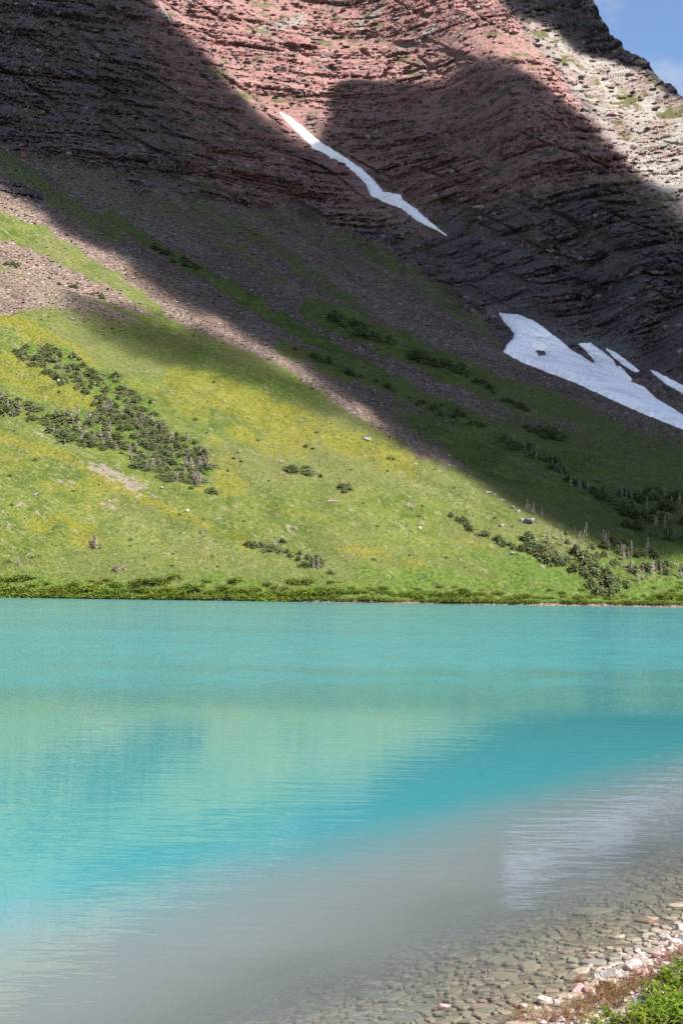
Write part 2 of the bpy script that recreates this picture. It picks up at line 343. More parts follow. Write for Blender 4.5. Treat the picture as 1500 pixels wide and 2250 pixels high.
# displacement: bedding ledges, blocks, gullies on rock; hummocks and stones on the soil
bx, by, bz = BASE_P[..., 0], BASE_P[..., 1], BASE_P[..., 2]
dip = 0.10 * bx - 0.34 * np.maximum(bx - 20, 0) - 0.0008 * np.maximum(bx - 90, 0) ** 2
warp = fbm(bx / 110, by / 110, bz / 80, 3, 51)
b0 = bz + dip + 10 * warp
disp = np.zeros(GU.shape); RISER = np.zeros(GU.shape)
act = (rockm > 0.02)
a_ = np.nonzero(act)
X_, Y_, Z_, B_ = bx[a_], by[a_], bz[a_], b0[a_]
lat = X_ * 0.85 + Y_ * 0.3
def bands(b, per, latper, k, thr, fr=0.5):          # outcrops of a bed: a steep riser, a notch under it, rubble above
    i = np.floor(b / per); f = b / per - i
    on = sstep(thr - .07, thr + .07, fbm(lat / latper, i * 5.17, Z_ / 400, 2, k))
    am = .55 + .7 * vnoise(lat / (latper * .35), i * 3.3, Z_ * 0, k + 9)
    g = np.where(f < fr, f / fr, (1 - f) / (1 - fr)) - .60 * np.exp(-(f / .10) ** 2) - .2 * np.exp(-((1 - f) / .04) ** 2)
    return g * on * am * per * fr * .95, on * sstep(fr + .06, fr - .04, f)
d_ = 0; rs = 0
nch = fbm(ST[a_] / 36, SL[a_] / 210, Z_ / 300, 3, 801); chute = np.maximum(sstep(.040, .012, np.abs(nch - .5)), .8 * sstep(.030, .010, np.abs(fbm(ST[a_] / 17, SL[a_] / 90, Z_ / 300, 3, 811) - .52)))
chute *= sstep(.40, .60, fbm(X_ / 120, Y_ / 120, Z_ / 120, 2, 821) + .08)
dens = .42 * (fbm(X_ / 80, Y_ / 80, Z_ / 50, 3, 61) - .5)
for per, lp, k, thr, am in ((24.0, 80.0, 710, .52, .7), (10.7, 44.0, 730, .525, .9), (5.3, 26.0, 750, .52, .85), (2.7, 15.0, 770, .51, .65)):
    g, r_ = bands(B_ + per * .32 * (vnoise(lat / (per * 2.6), Z_ / (per * 3), Z_ * 0, k + 3) - .5), per, lp, k, thr + dens)
    g = g * (1 - .85 * chute); r_ = r_ * (1 - .85 * chute)
    d_ = d_ + am * g; rs = 1 - (1 - rs) * (1 - r_ * (.9 if per < 20 else .6))
c1, f1, f2 = cells(lat / 14, (Y_ - 0.4 * X_) / 14, B_ / 6, 81); d_ += (.5 + .9 * rs) * (4.0 * (c1 - 0.5)) - 2.4 * rs * sstep(0.12, 0.0, f2 - f1)
c2, f1, f2 = cells(lat / 6, (Y_ - 0.4 * X_) / 6, B_ / 2.4, 85); d_ += (.4 + .9 * rs) * (2.6 * (c2 - 0.5)) - 1.8 * rs * sstep(0.16, 0.0, f2 - f1)
c3, f1, f2 = cells(lat / 2.2, (Y_ - 0.4 * X_) / 2.2, B_ / 1.3, 89); d_ += 0.8 * (c3 - 0.5)
d_ -= 4.5 * chute
d_ += 22.0 * (fbm(ST[a_] / 30, SL[a_] / 150, Z_ / 90, 4, 91) - 0.5)
RISER[a_] = np.clip(rs + .25 * (c2 - .5), 0, 1)
gsel = greym[a_]
d_ *= 1 - 0.58 * gsel * (1 - peakm[a_])
d_ *= 1 - 0.40 * sstep(380, 220, GV[a_]) * sstep(250, 420, GU[a_])
disp[a_] += d_ * rockm[a_]
soil = 1 - rockm
disp += soil * sstep(1335, 1300, GV) * (2.4 * (fbm(bx / 11, by / 11, bz / 11, 4, 101) - 0.5) + 2.4 * (fbm(ST / 9, SL / 60, ST * 0, 4, 105) - 0.5))
disp *= 1 - snowm
disp = np.where(disp > 0, disp * (1 - .9 * sstep(-60, -6, snowd)), disp)
disp -= 0.7 * snowm
dirv = BN * (1 - rockm[..., None]) + np.array([0.10, -0.96, -0.20]) * rockm[..., None]
dirv /= np.linalg.norm(dirv, axis=-1, keepdims=True)
GP = BASE_P + dirv * disp[..., None]
GP[..., 2] += (vtop - jag)[None, :] / FPX * GD * sstep(60, 0, GV - vtop[None, :])

# what covers the ground, from the photograph's outlines
U2 = GU + 22 * (fbm(GU / 26, GV / 26, GU * 0, 3, 111) - 0.5); V2 = GV + 22 * (fbm(GU / 26, GV / 26, GU * 0 + 9, 3, 115) - 0.5)
grass = sstep(0.0, 1.0, (GV - pl([(-1000, 620), (0, 690), (120, 660), (300, 700), (480, 742), (620, 800), (760, 900), (900, 985), (1050, 1050), (1100, 1050), (1500, 1000), (2600, 1100)], GU)) / 40.0 + 0.5)
# shaded talus: greener to the lower right and right below the cliff
tal_green = 0.22 + 0.72 * sstep(820, 1010, V2 - 0.10 * (U2 - 900)) * sstep(640, 900, U2) + 0.24 * np.exp(-((V2 - pl(BASE, U2) - 38) / 46.0) ** 2) * sstep(1000, 800, U2)
grass = np.maximum(grass, tal_green * soil)
for pts, wd, sf, am in [
    ([(0, 345), (120, 430), (250, 520)], 14, 26, .62), ([(240, 470), (340, 540), (440, 592), (580, 680), (720, 760), (840, 830), (960, 890), (1200, 1010)], 9, 16, .78),
    ([(420, 440), (560, 520), (700, 610), (800, 690)], 8, 22, .55), ([(690, 680), (900, 770), (1010, 820), (1200, 900)], 20, 24, .85),
    ([(620, 762), (800, 832), (930, 880), (1130, 962), (1250, 1050)], 10, 18, .85), ([(760, 520), (900, 600), (1020, 690), (1120, 760)], 10, 30, .55),
    ([(-80, 440), (0, 488), (110, 540), (250, 630), (330, 690)], 24, 14, .92), ([(-60, 560), (40, 590), (140, 618), (260, 668), (420, 735)], 10, 12, .8), ([(-40, 650), (80, 640), (200, 690)], 12, 30, .6), ([(1180, 870), (1350, 950), (1500, 1010)], 14, 30, .7), ([(330, 430), (480, 520), (620, 620)], 6, 18, .5)]:
    grass = np.maximum(grass, am * stroke(U2, V2, pts, wd, sf))
scree_out = polymask(U2, V2, [(0, 420), (120, 485), (300, 595), (480, 688), (600, 768), (720, 858), (800, 900), (740, 870), (650, 815), (560, 772), (480, 738), (380, 690), (320, 640), (260, 602), (180, 548), (100, 500), (0, 466)], 8)
scree_out = np.maximum(scree_out, .8 * polymask(U2, V2, [(0, 535), (100, 560), (200, 612), (300, 662), (340, 700), (200, 652), (0, 585)], 10))
scree_out = np.maximum(scree_out, .42 * polymask(U2, V2, [(-60, 590), (100, 605), (250, 680), (330, 725), (250, 735), (130, 700), (0, 690)], 20))
scree_out = np.maximum(scree_out, .62 * polymask(U2, V2, [(690, 830), (800, 880), (900, 940), (1000, 1000), (1060, 1060), (960, 1030), (860, 965), (760, 900)], 22))
scree_out = np.maximum(scree_out, .8 * polymask(U2, V2, [(-300, 250), (0, 425), (0, 476), (-300, 400)], 20))
grass = grass * (1 - scree_out)
yellow = np.zeros(GU.shape)
for pts, wd, sf, am in [([(-60, 660), (60, 720), (190, 800)], 12, 18, .95), ([(-40, 790), (60, 815), (150, 865)], 26, 26, .7), ([(190, 880), (240, 915)], 14, 16, .75),
    ([(-80, 850), (0, 885), (150, 950), (300, 1012), (430, 1065), (500, 1090)], 5, 9, .85), ([(-60, 930), (60, 985), (130, 1000), (220, 1050), (300, 1090), (420, 1140), (545, 1196)], 8, 12, .8),
    ([(400, 842), (480, 862), (560, 895), (650, 965)], 24, 30, 1.0), ([(620, 900), (700, 950), (790, 985), (900, 1022)], 14, 24, .85), ([(340, 870), (480, 920), (600, 985)], 8, 20, .6),
    ([(470, 985), (510, 1060)], 22, 25, .65), ([(90, 1150), (200, 1172)], 14, 20, .6), ([(590, 1112), (720, 1150)], 6, 12, .6), ([(740, 1205), (830, 1225), (920, 1250)], 6, 14, .6),
    ([(1000, 1180), (1070, 1205)], 5, 10, .55), ([(40, 1000), (200, 1090)], 20, 40, .35), ([(640, 770), (740, 850), (860, 960)], 10, 30, .35), ([(280, 850), (330, 900)], 12, 25, .5)]:
    yellow = np.maximum(yellow, am * stroke(U2, V2, pts, wd, sf))
lush = .62 * sstep(1225, 1275, V2) + 0 * GU
lush = np.maximum(lush, .75 * sstep(1150, 1230, V2) * sstep(900, 1150, U2))
lush = np.maximum(lush, .7 * polymask(U2, V2, [(25, 770), (120, 745), (190, 800), (260, 820), (340, 880), (380, 950), (455, 980), (470, 1030), (440, 1070), (330, 1035), (240, 995), (130, 955), (60, 915), (-60, 890), (-60, 850), (60, 875), (200, 905), (250, 885), (180, 855), (100, 815)], 14))
lush = np.maximum(lush, .45 * polymask(U2, V2, [(160, 690), (320, 730), (480, 745), (640, 830), (820, 950), (700, 900), (520, 840), (340, 800)], 50))
bare = .27 + .5 * polymask(U2, V2, [(180, 1015), (260, 1030), (330, 1065), (300, 1085), (220, 1050)], 16)
for p, r_ in [((50, 1110), 24), ((330, 1090), 26), ((620, 1015), 18), ((440, 860), 30), ((370, 700), 26), ((100, 950), 40), ((140, 1060), 46), ((240, 1110), 50), ((880, 1030), 30), ((1190, 1245), 20), ((560, 1000), 26), ((900, 1110), 40), ((90, 1120), 40), ((640, 1160), 46), ((470, 1135), 24)]:
    bare = np.maximum(bare, .52 * np.exp(-(np.hypot((U2 - p[0]), (V2 - p[1]) * 2.0) / r_) ** 2))
shoreline = sstep(1.3, 0.5, GP[..., 2]) * (GV > 1290)
grass = np.clip(grass - shoreline, 0, 1); bare = np.maximum(bare, shoreline)
grass = np.clip(grass, 0, 1)
cg = np.maximum(.36 * sstep(-40, 260, GV) * sstep(1000, 500, GU), .20)
cg = np.maximum(cg, .55 * stroke(U2, V2, [(60, 90), (200, 150), (330, 200)], 8, 40))
cg = np.maximum(cg, .5 * polymask(U2, V2, [(1150, 50), (1230, 85), (1220, 105), (1150, 80)], 12))
for p in [(1370, 215), (1350, 240), (1480, 245), (1400, 300), (1240, 130), (600, 110), (770, 70), (570, 60), (480, 165), (850, 180)]:
    cg = np.maximum(cg, .6 * np.exp(-(np.hypot(U2 - p[0], V2 - p[1]) / 24) ** 2))
cover_g = grass * soil + cg * rockm
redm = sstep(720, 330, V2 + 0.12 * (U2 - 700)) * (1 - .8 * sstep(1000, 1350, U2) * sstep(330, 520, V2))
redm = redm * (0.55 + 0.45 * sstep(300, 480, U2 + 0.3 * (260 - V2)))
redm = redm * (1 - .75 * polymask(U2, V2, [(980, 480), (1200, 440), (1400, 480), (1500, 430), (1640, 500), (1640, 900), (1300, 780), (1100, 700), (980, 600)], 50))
pinkrib = np.exp(-((GU - ribu + 25) / 60.0) ** 2) * sstep(560, 300, GV)
pale = np.clip(greym * (1 - .75 * pinkrib), 0, 1)
for po in [[(930, 60), (965, 42), (950, 80), (880, 115), (850, 125), (900, 85)], [(560, 60), (660, 30), (680, 50), (610, 70), (570, 80)], [(770, 60), (840, 5), (830, 40), (790, 70)], [(690, 140), (740, 110), (730, 135)]]:
    pale = np.maximum(pale, .75 * polymask(U2, V2, po, 8))
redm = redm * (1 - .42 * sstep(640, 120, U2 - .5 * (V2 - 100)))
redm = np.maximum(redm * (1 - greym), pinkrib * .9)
COVER = np.stack([cover_g, yellow * soil, lush * soil, bare * soil], -1)
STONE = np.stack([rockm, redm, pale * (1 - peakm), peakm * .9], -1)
STREAK = np.stack([ST, SL, RISER], -1)
px_, py_, pz_ = GP[..., 0], GP[..., 1], GP[..., 2]
VARY = np.stack([fbm(px_ * .02, py_ * .02, pz_ * .02, 3, 131), fbm(px_ * .12, py_ * .12, pz_ * .12, 4, 135, .6), fbm(ST * .22, SL * .025, ST * 0, 4, 141, .6), fbm(px_ * .02, py_ * .02, (b0 + disp * .3) * .40, 4, 145, .6)], -1)
VARY = np.clip((VARY - .5) * 1.25 + .5, 0, 1)

def sample(G, u, v):                                # bilinear look-up on the grid
    u = np.atleast_1d(np.asarray(u, float)); v = np.atleast_1d(np.asarray(v, float))
    c = np.clip(np.interp(u, us, np.arange(NC)), 0, NC - 1.001); ci = c.astype(int); cf = c - ci
    vt = np.interp(u, us, vtop); ta = (v - VB) / (vt - VB)
    r = np.clip(np.interp(ta, taus, np.arange(NR)), 0, NR - 1.001); ri = r.astype(int); rf = r - ri
    sh = (slice(None),) + (None,) * (G.ndim - 2); cf = cf[sh]; rf = rf[sh]
    return (G[ri, ci] * (1 - cf) + G[ri, ci + 1] * cf) * (1 - rf) + (G[ri + 1, ci] * (1 - cf) + G[ri + 1, ci + 1] * cf) * rf

# the far side behind the skyline, so that the mountain is a body
back = []
top = GP[-1]
for k, (dy, dz) in enumerate([(25, -6), (120, -60), (500, -300), (1200, -700)]):
    q = top.copy(); q[:, 1] += dy; q[:, 0] *= q[:, 1] / top[:, 1]; q[:, 2] = np.maximum(q[:, 2] + dz, -12); back.append(q)
foot = GP[0].copy(); foot[:, 1] -= 14; foot[:, 2] = -9
ALLP = np.concatenate([foot[None], GP, np.stack(back)], 0)
def ext(G): return np.concatenate([G[:1], G] + [G[-1:]] * len(back), 0)
C_, T_, K_, W_ = ext(COVER), ext(STONE), ext(STREAK), ext(VARY)
NRA = ALLP.shape[0]
zone = np.zeros((NRA - 1, NC - 1), int)             # 0 meadow, 1 talus, 2 cliff, 3 grey ridge, 4 dark peak
fe = lambda G: ext(G[..., None])[..., 0][:-1, :-1]
fU, fV, fR, fG, fP = fe(GU), fe(GV), fe(rockm), fe(greym), fe(peakm)
crest = pl([(-1000, 300), (0, 425), (300, 640), (480, 738), (620, 806), (760, 905), (900, 985), (1060, 1072), (1180, 1135), (1320, 1200), (1500, 1235), (2600, 1290)], fU)
zone[fV < crest] = 1
zone[fR > 0.5] = 2
zone[(fR > 0.5) & (fG > 0.5)] = 3
zone[fP > 0.5] = 4
names = [('meadow', 0), ('talus_slope', 1), ('red_cliff', 2), ('grey_ridge', 3), ('dark_peak', 4)]
idx = np.arange(NRA * NC).reshape(NRA, NC)
quads = np.stack([idx[:-1, :-1], idx[:-1, 1:], idx[1:, 1:], idx[1:, :-1]], -1)
AP = ALLP.reshape(-1, 3)
for nm, zi in names:
    q = quads[zone == zi]
    used, inv = np.unique(q.ravel(), return_inverse=True)
    o = link_mesh(nm, AP[used], inv.reshape(-1, 4), M_MTN, smooth=zi < 2)
    attr(o, 'cover', C_.reshape(-1, 4)[used], 'FLOAT_COLOR'); attr(o, 'stone', T_.reshape(-1, 4)[used], 'FLOAT_COLOR'); attr(o, 'streak', K_.reshape(-1, 3)[used], 'FLOAT_VECTOR'); attr(o, 'vary', W_.reshape(-1, 4)[used], 'FLOAT_COLOR')
    tag(o, kind='structure')

# ------------------------------------------------------------------ snow
def snow_patch(key, name, label, thick=1.5):
    po, ho = SNOWS[key]
    pu = [p[0] for p in po]; pv = [p[1] for p in po]
    gu, gv = np.meshgrid(np.arange(min(pu) - 6, max(pu) + 7, 1.6), np.arange(min(pv) - 6, max(pv) + 7, 1.6))
    d = sdist(gu, gv, po)
    for h in ho: d = np.minimum(d, -sdist(gu, gv, h))
    d = d + 3.2 * (fbm(gu / 7, gv / 7, gu * 0, 3, 121) - 0.5)
    P = sample(BASE_P, gu.ravel(), gv.ravel()).reshape(*gu.shape, 3); N = sample(BN, gu.ravel(), gv.ravel()).reshape(*gu.shape, 3)
    h = thick * (1 - np.exp(-np.maximum(d, 0) / 5.0)) + 0.45 * np.minimum(d, 0) + 0.5 * (fbm(P[..., 0] / 9, P[..., 1] / 9, P[..., 2] / 9, 3, 125) - 0.5)
    P = P + N * (h[..., None] + 0.25)
    keep = (d > -4); idx = np.arange(gu.size).reshape(gu.shape)
    fk = keep[:-1, :-1] & keep[1:, :-1] & keep[:-1, 1:] & keep[1:, 1:]
    q = np.stack([idx[:-1, :-1], idx[1:, :-1], idx[1:, 1:], idx[:-1, 1:]], -1)[fk]
    used, inv = np.unique(q.ravel(), return_inverse=True)
    o = link_mesh(name, P.reshape(-1, 3)[used], inv.reshape(-1, 4), M_SNOW)
    stt = np.stack([sample(ST[..., None], gu.ravel(), gv.ravel())[:, 0], sample(SL[..., None], gu.ravel(), gv.ravel())[:, 0], gu.ravel() * 0], -1)
    attr(o, 'streak', stt[used], 'FLOAT_VECTOR')
    tag(o, label, 'snow patch', 'snow left on the mountainside')
snow_patch('streak', 'snow_patch', 'long thin ribbon of snow running down the cliff gully')
snow_patch('field', 'snow_patch', 'largest white snowfield at the foot of the cliff on the right', 2.0)
snow_patch('sliver', 'snow_patch', 'narrow sliver of snow just above the large snowfield', 1.0)
snow_patch('corner', 'snow_patch', 'small tongue of snow at the right edge above the large snowfield', 1.2)

# ------------------------------------------------------------------ near shore geometry
SH0 = np.array([0.93, 8.33]); SHD = np.array([0.555, 0.832]); SHN = np.array([-0.832, 0.555])   # a point on the waterline, along it, out into the lake
def shore_pt(s, t):
    return SH0[0] + SHN[0] * s + SHD[0] * t, SH0[1] + SHN[1] * s + SHD[1] * t
def shore_st(x, y):
    return (x - SH0[0]) * SHN[0] + (y - SH0[1]) * SHN[1], (x - SH0[0]) * SHD[0] + (y - SH0[1]) * SHD[1]
def bedz(s, t):
    wv = 0.16 * np.sin(t * 0.9 + 1.0) + 0.10 * np.sin(t * 2.3)
    s = s + wv
    sp = np.maximum(s, 0)
    z = -(0.05 * sp + 0.055 * sp ** 2)
    z = np.maximum(z, -8 + 0.0 * z)
    sn = np.maximum(-s, 0)
    return np.where(s > 0, z, 0.16 * sn + 0.05 * sn ** 2 * np.exp(-sn / 3))

# ------------------------------------------------------------------ lake
def mat_water():
    t = NT('glacial_lake_water'); P = pos_node(t); xyz = t.n('ShaderNodeSeparateXYZ', {0: P})
    x, y = xyz.outputs[0], xyz.outputs[1]
    s = t.math('ADD', t.math('MULTIPLY', t.math('SUBTRACT', x, float(SH0[0])), float(SHN[0])), t.math('MULTIPLY', t.math('SUBTRACT', y, float(SH0[1])), float(SHN[1])))
    s = t.math('ADD', s, t.math('MULTIPLY', t.math('SUBTRACT', t.noise(P, 0.45, 2), 0.5), 0.9))
    s = t.math('MAXIMUM', s, 0.0)
    depth = t.math('ADD', t.math('MULTIPLY', s, 0.05), t.math('MULTIPLY', t.math('MULTIPLY', s, s), 0.055))
    clear = t.math('EXPONENT', t.math('MULTIPLY', depth, -4.3))
    deep = t.mix(t.step(t.noise(P, 0.03, 2), 0.35, 0.65), (0.028, 0.160, 0.188), (0.034, 0.172, 0.194))
    deep = t.mix(t.step(depth, 0.35, 1.75), (0.118, 0.136, 0.138), deep)
    body = t.n('ShaderNodeBsdfDiffuse', {'Color': deep})
    thru = t.n('ShaderNodeBsdfTransparent', {'Color': t.mix(t.math('MINIMUM', depth, 1.0), (0.93, 0.95, 0.93), (0.55, 0.80, 0.76))})
    under = t.n('ShaderNodeMixShader', {0: clear, 1: body.outputs[0], 2: thru.outputs[0]})
    # ripples: long gentle ones near the shore, wind-ruffled farther out
    wind = t.step(t.math('ADD', y, t.math('ADD', t.math('MULTIPLY', t.math('SUBTRACT', t.noise(P, 1.0, 3, 0.5, (0.012, 0.045, 1)), 0.5), 46.0), t.math('MULTIPLY', x, -0.5))), 26.0, 52.0)
    lanes = t.step(t.noise(P, 1.0, 3, 0.5, (0.004, 0.022, 1)), 0.36, 0.60, 0.75, 1.0)
    gust = t.step(t.noise(P, 1.0, 3, 0.6, (0.5, 0.30, 1)), 0.3, 0.7, 0.8, 1.2)
    w1 = t.noise(P, 1.0, 3, 0.5, (0.9, 2.6, 1)); w2 = t.noise(P, 1.0, 2, 0.5, (2.6, 7.5, 1))
    w3 = t.noise(P, 1.0, 4, 0.6, (2.2, 4.2, 1)); w4 = t.noise(P, 1.0, 2, 0.5, (0.10, 0.55, 1))
    calm = t.math('ADD', t.math('MULTIPLY', w1, 0.0042), t.math('ADD', t.math('MULTIPLY', w2, 0.0016), t.math('MULTIPLY', w4, 0.006)))
    hgt = t.math('ADD', calm, t.math('MULTIPLY', t.math('MULTIPLY', w3, 0.085), t.math('MULTIPLY', t.math('MULTIPLY', wind, gust), lanes)))
    nrm = t.n('ShaderNodeBump', {'Height': hgt, 'Strength': 1.0, 'Distance': 1.0}).outputs[0]
    gl = t.n('ShaderNodeBsdfGlossy', {'Color': (1, 1, 1, 1), 'Roughness': t.math('ADD', 0.012, t.math('MULTIPLY', wind, 0.09)), 'Normal': nrm})
    fr = t.n('ShaderNodeFresnel', {'IOR': 1.33, 'Normal': nrm})
    mxs = t.n('ShaderNodeMixShader', {0: fr.outputs[0], 1: under.outputs[0], 2: gl.outputs[0]})
    t.t.links.new(mxs.outputs[0], t.out.inputs['Surface']); return t.m
wx = np.concatenate([-np.geomspace(3000, 5, 14), np.linspace(-4, 4, 5), np.geomspace(5, 3000, 14)])
wy = np.concatenate([[-40, -10, 0], np.linspace(4, 60, 20), np.geomspace(70, 700, 12)])
gx, gy = np.meshgrid(wx, wy); ii = np.arange(gx.size).reshape(gx.shape)
lake = link_mesh('lake_water', np.stack([gx.ravel(), gy.ravel(), gx.ravel() * 0], -1), np.stack([ii[:-1, :-1], ii[:-1, 1:], ii[1:, 1:], ii[1:, :-1]], -1).reshape(-1, 4), mat_water())
tag(lake, kind='structure')
#@@PART2
# ------------------------------------------------------------------ shared builders
class MB:                                            # collects faces of ONE part
    def __init__(s): s.v = []; s.f = []
    def add(s, vs, fs):
        o = len(s.v); s.v.extend(vs); s.f.extend([tuple(i + o for i in f) for f in fs])
    def tube(s, pts, rads, n=5):
        pts = [np.array(p, float) for p in pts]; o = len(s.v)
        for i, p in enumerate(pts):
            d = pts[min(i + 1, len(pts) - 1)] - pts[max(i - 1, 0)]; d /= np.linalg.norm(d) + 1e-9
            a = np.cross(d, [0.31, 0.9, 0.2]); a /= np.linalg.norm(a) + 1e-9; b = np.cross(d, a)
            for k in range(n):
                t = 2 * math.pi * k / n; s.v.append(tuple(p + rads[i] * (math.cos(t) * a + math.sin(t) * b)))
        for i in range(len(pts) - 1):
            for k in range(n):
                k2 = (k + 1) % n; s.f.append((o + i * n + k, o + i * n + k2, o + (i + 1) * n + k2, o + (i + 1) * n + k))
    def blade(s, p, d, up, ln, wd, bend=0.0):        # a pointed leaf / spray
        p = np.array(p, float); d = np.array(d, float); d /= np.linalg.norm(d) + 1e-9
        sd = np.cross(d, up); sd /= np.linalg.norm(sd) + 1e-9; n = np.cross(sd, d)
        q = p + d * ln * 0.5 - n * bend * ln * 0.15; e = p + d * ln - n * bend * ln
        s.add([tuple(p), tuple(q + sd * wd / 2), tuple(e), tuple(q - sd * wd / 2)], [(0, 1, 2, 3)])
    def mesh(s, name, mat, smooth=False):
        o = link_mesh(name, np.array(s.v), s.f, mat, smooth=smooth); return o
    def build(s, name, mat, parent=None, smooth=False):
        o = s.mesh(name, mat, smooth)
        if parent: o.parent = parent
        return o
def empty(name, loc=(0, 0, 0)):
    o = bpy.data.objects.new(name, None); o.empty_display_size = 0.2; COL.objects.link(o); o.location = loc; return o
def copy_tree(o, parent=None):
    c = o.copy(); COL.objects.link(c); c.parent = parent
    for ch in o.children: copy_tree(ch, c)
    return c
def rock_data(name, seed, dims, mat, n=16, flat=0.0):
    r = np.random.default_rng(seed)
    p = r.normal(size=(n, 3)); p /= np.linalg.norm(p, axis=1, keepdims=True); p = np.sign(p) * np.abs(p) ** (0.62)
    p *= np.array(dims) * 0.5 * r.uniform(0.85, 1.1, (n, 1))
    import bmesh
    bm = bmesh.new()
    for q in p: bm.verts.new(q)
    bmesh.ops.convex_hull(bm, input=bm.verts); 
    for v in [v for v in bm.verts if not v.link_faces]: bm.verts.remove(v)
    bmesh.ops.dissolve_limit(bm, angle_limit=0.25, verts=bm.verts, edges=bm.edges)
    bmesh.ops.bevel(bm, geom=list(bm.edges), offset=0.035 * min(dims), segments=1, affect='EDGES')
    me = bpy.data.meshes.new(name); bm.to_mesh(me); bm.free(); me.materials.append(mat); return me
def obj_of(name, me, loc, rot=(0, 0, 0), scale=1.0):
    o = bpy.data.objects.new(name, me); COL.objects.link(o); o.location = loc; o.rotation_euler = rot
    o.scale = (scale,) * 3 if np.isscalar(scale) else scale; return o

# ------------------------------------------------------------------ lake bed and bank
M_BED = mat_simple('lakebed_silt', (0.100, 0.082, 0.068), (0.140, 0.116, 0.094), 5.0, 0.9, 0.6, 0.02, (0.165, 0.138, 0.11), obj=False)
M_SHORE = mat_simple('shore_gravel', (0.13, 0.085, 0.075), (0.23, 0.17, 0.15), 9.0, 0.95, 0.7, 0.02, (0.34, 0.27, 0.25), obj=False)
gs = np.concatenate([np.arange(0, 6, 0.12), np.arange(6, 16, 1.0), np.geomspace(17, 4000, 14)])
gt = np.concatenate([-np.geomspace(3000, 9, 10), np.arange(-8, 16, 0.2), np.geomspace(17, 3000, 12)])
a_s, a_t = np.meshgrid(gs, gt); xx, yy = shore_pt(a_s, a_t)
zz = bedz(a_s, a_t) + 0.02 * (fbm(xx * 3, yy * 3, xx * 0, 3, 201) - 0.5) * (a_s > 0.3)
ii = np.arange(a_s.size).reshape(a_s.shape); qd = np.stack([ii[:-1, :-1], ii[:-1, 1:], ii[1:, 1:], ii[1:, :-1]], -1).reshape(-1, 4)
lakebed = link_mesh('lakebed', np.stack([xx, yy, zz], -1).reshape(-1, 3), qd, M_BED); tag(lakebed, kind='structure')
gs = np.concatenate([-np.geomspace(400, 7, 10), np.arange(-6.5, 0.001, 0.1)]); gs[-1] = 0.0
a_s, a_t = np.meshgrid(gs, gt); xx, yy = shore_pt(a_s, a_t)
zz = bedz(a_s, a_t) + 0.05 * (fbm(xx * 4, yy * 4, xx * 0, 4, 205) - 0.5) * sstep(0, -0.25, a_s)
ii = np.arange(a_s.size).reshape(a_s.shape); qd = np.stack([ii[:-1, :-1], ii[:-1, 1:], ii[1:, 1:], ii[1:, :-1]], -1).reshape(-1, 4)
shore = link_mesh('shore', np.stack([xx, yy, zz], -1).reshape(-1, 3), qd, M_SHORE); tag(shore, kind='structure')
def ground_at(u, v):
    U, Z = ray(np.float64(u), np.float64(v)); z = 0.0
    for _ in range(25):
        d = (z - H) / Z; s, t = shore_st(U * d, d); z = 0.6 * z + 0.4 * float(bedz(np.array(s), np.array(t)))
    return np.array([U * d, d, z])

# flat stones on the bed: the ones that show largest are objects, the rest one mass
def mat_bedstone():
    t = NT('flat_lakebed_stone'); P = pos_node(t); geo = t.n('ShaderNodeNewGeometry')
    r = t.math('FRACT', t.math('ADD', geo.outputs['Random Per Island'], t.n('ShaderNodeObjectInfo').outputs['Random']))
    n1 = t.noise(P, 9.0, 4, 0.6); n2 = t.noise(P, 45.0, 3, 0.6)
    c = t.mix(r, (0.165, 0.138, 0.105), (0.235, 0.200, 0.155)); c = t.mix(t.step(r, 0.84, 0.97, 0, .75), c, (0.225, 0.140, 0.110)); c = t.mix(t.step(r, 0.16, 0.04, 0, .8), c, (0.125, 0.115, 0.110))
    c = t.mix(t.step(t.math('FRACT', t.math('MULTIPLY', r, 3.7)), 0.72, 0.95, 0, 0.7), c, (0.125, 0.130, 0.095))
    c = t.mix(t.step(n1, 0.42, 0.70, 0, 0.5), c, (0.12, 0.10, 0.075))
    t.bsdf(c, 0.8, t.bump(t.math('ADD', n1, t.math('MULTIPLY', n2, 0.4)), 0.4, 0.015), 0.3); return t.m
M_BSTONE = mat_bedstone()
r5 = np.random.default_rng(5)
cs_, ct_, cr_ = [], [], []
def dart(n, rlo, rhi, s0, s1, t0, t1, gap=0.9):
    for _ in range(n):
        s, t = r5.uniform(s0, s1), r5.uniform(t0, t1); r = r5.uniform(rlo, rhi)
        if cs_:
            d = np.hypot(np.array(cs_) - s, np.array(ct_) - t)
            if np.any(d < gap * (np.array(cr_) + r)): continue
        cs_.append(s); ct_.append(t); cr_.append(r)
for (su, sv, rr) in [(1299, 2007, .20), (1404, 1973, .18), (890, 2238, .11), (810, 2130, .14), (1140, 2175, .12)]:
    g = ground_at(su, sv); s, t = shore_st(g[0], g[1]); cs_.append(s); ct_.append(t); cr_.append(rr)
dart(26, .085, .115, -0.05, 3.6, -3.5, 9); dart(420, .055, .08, -0.05, 3.4, -3.5, 11, .86); dart(5200, .034, .055, -0.05, 3.8, -3.5, 9, .84); dart(13000, .018, .032, -0.05, 3.3, -3.5, 6, .84)
cs_, ct_, cr_ = map(np.array, (cs_, ct_, cr_))
STN = []
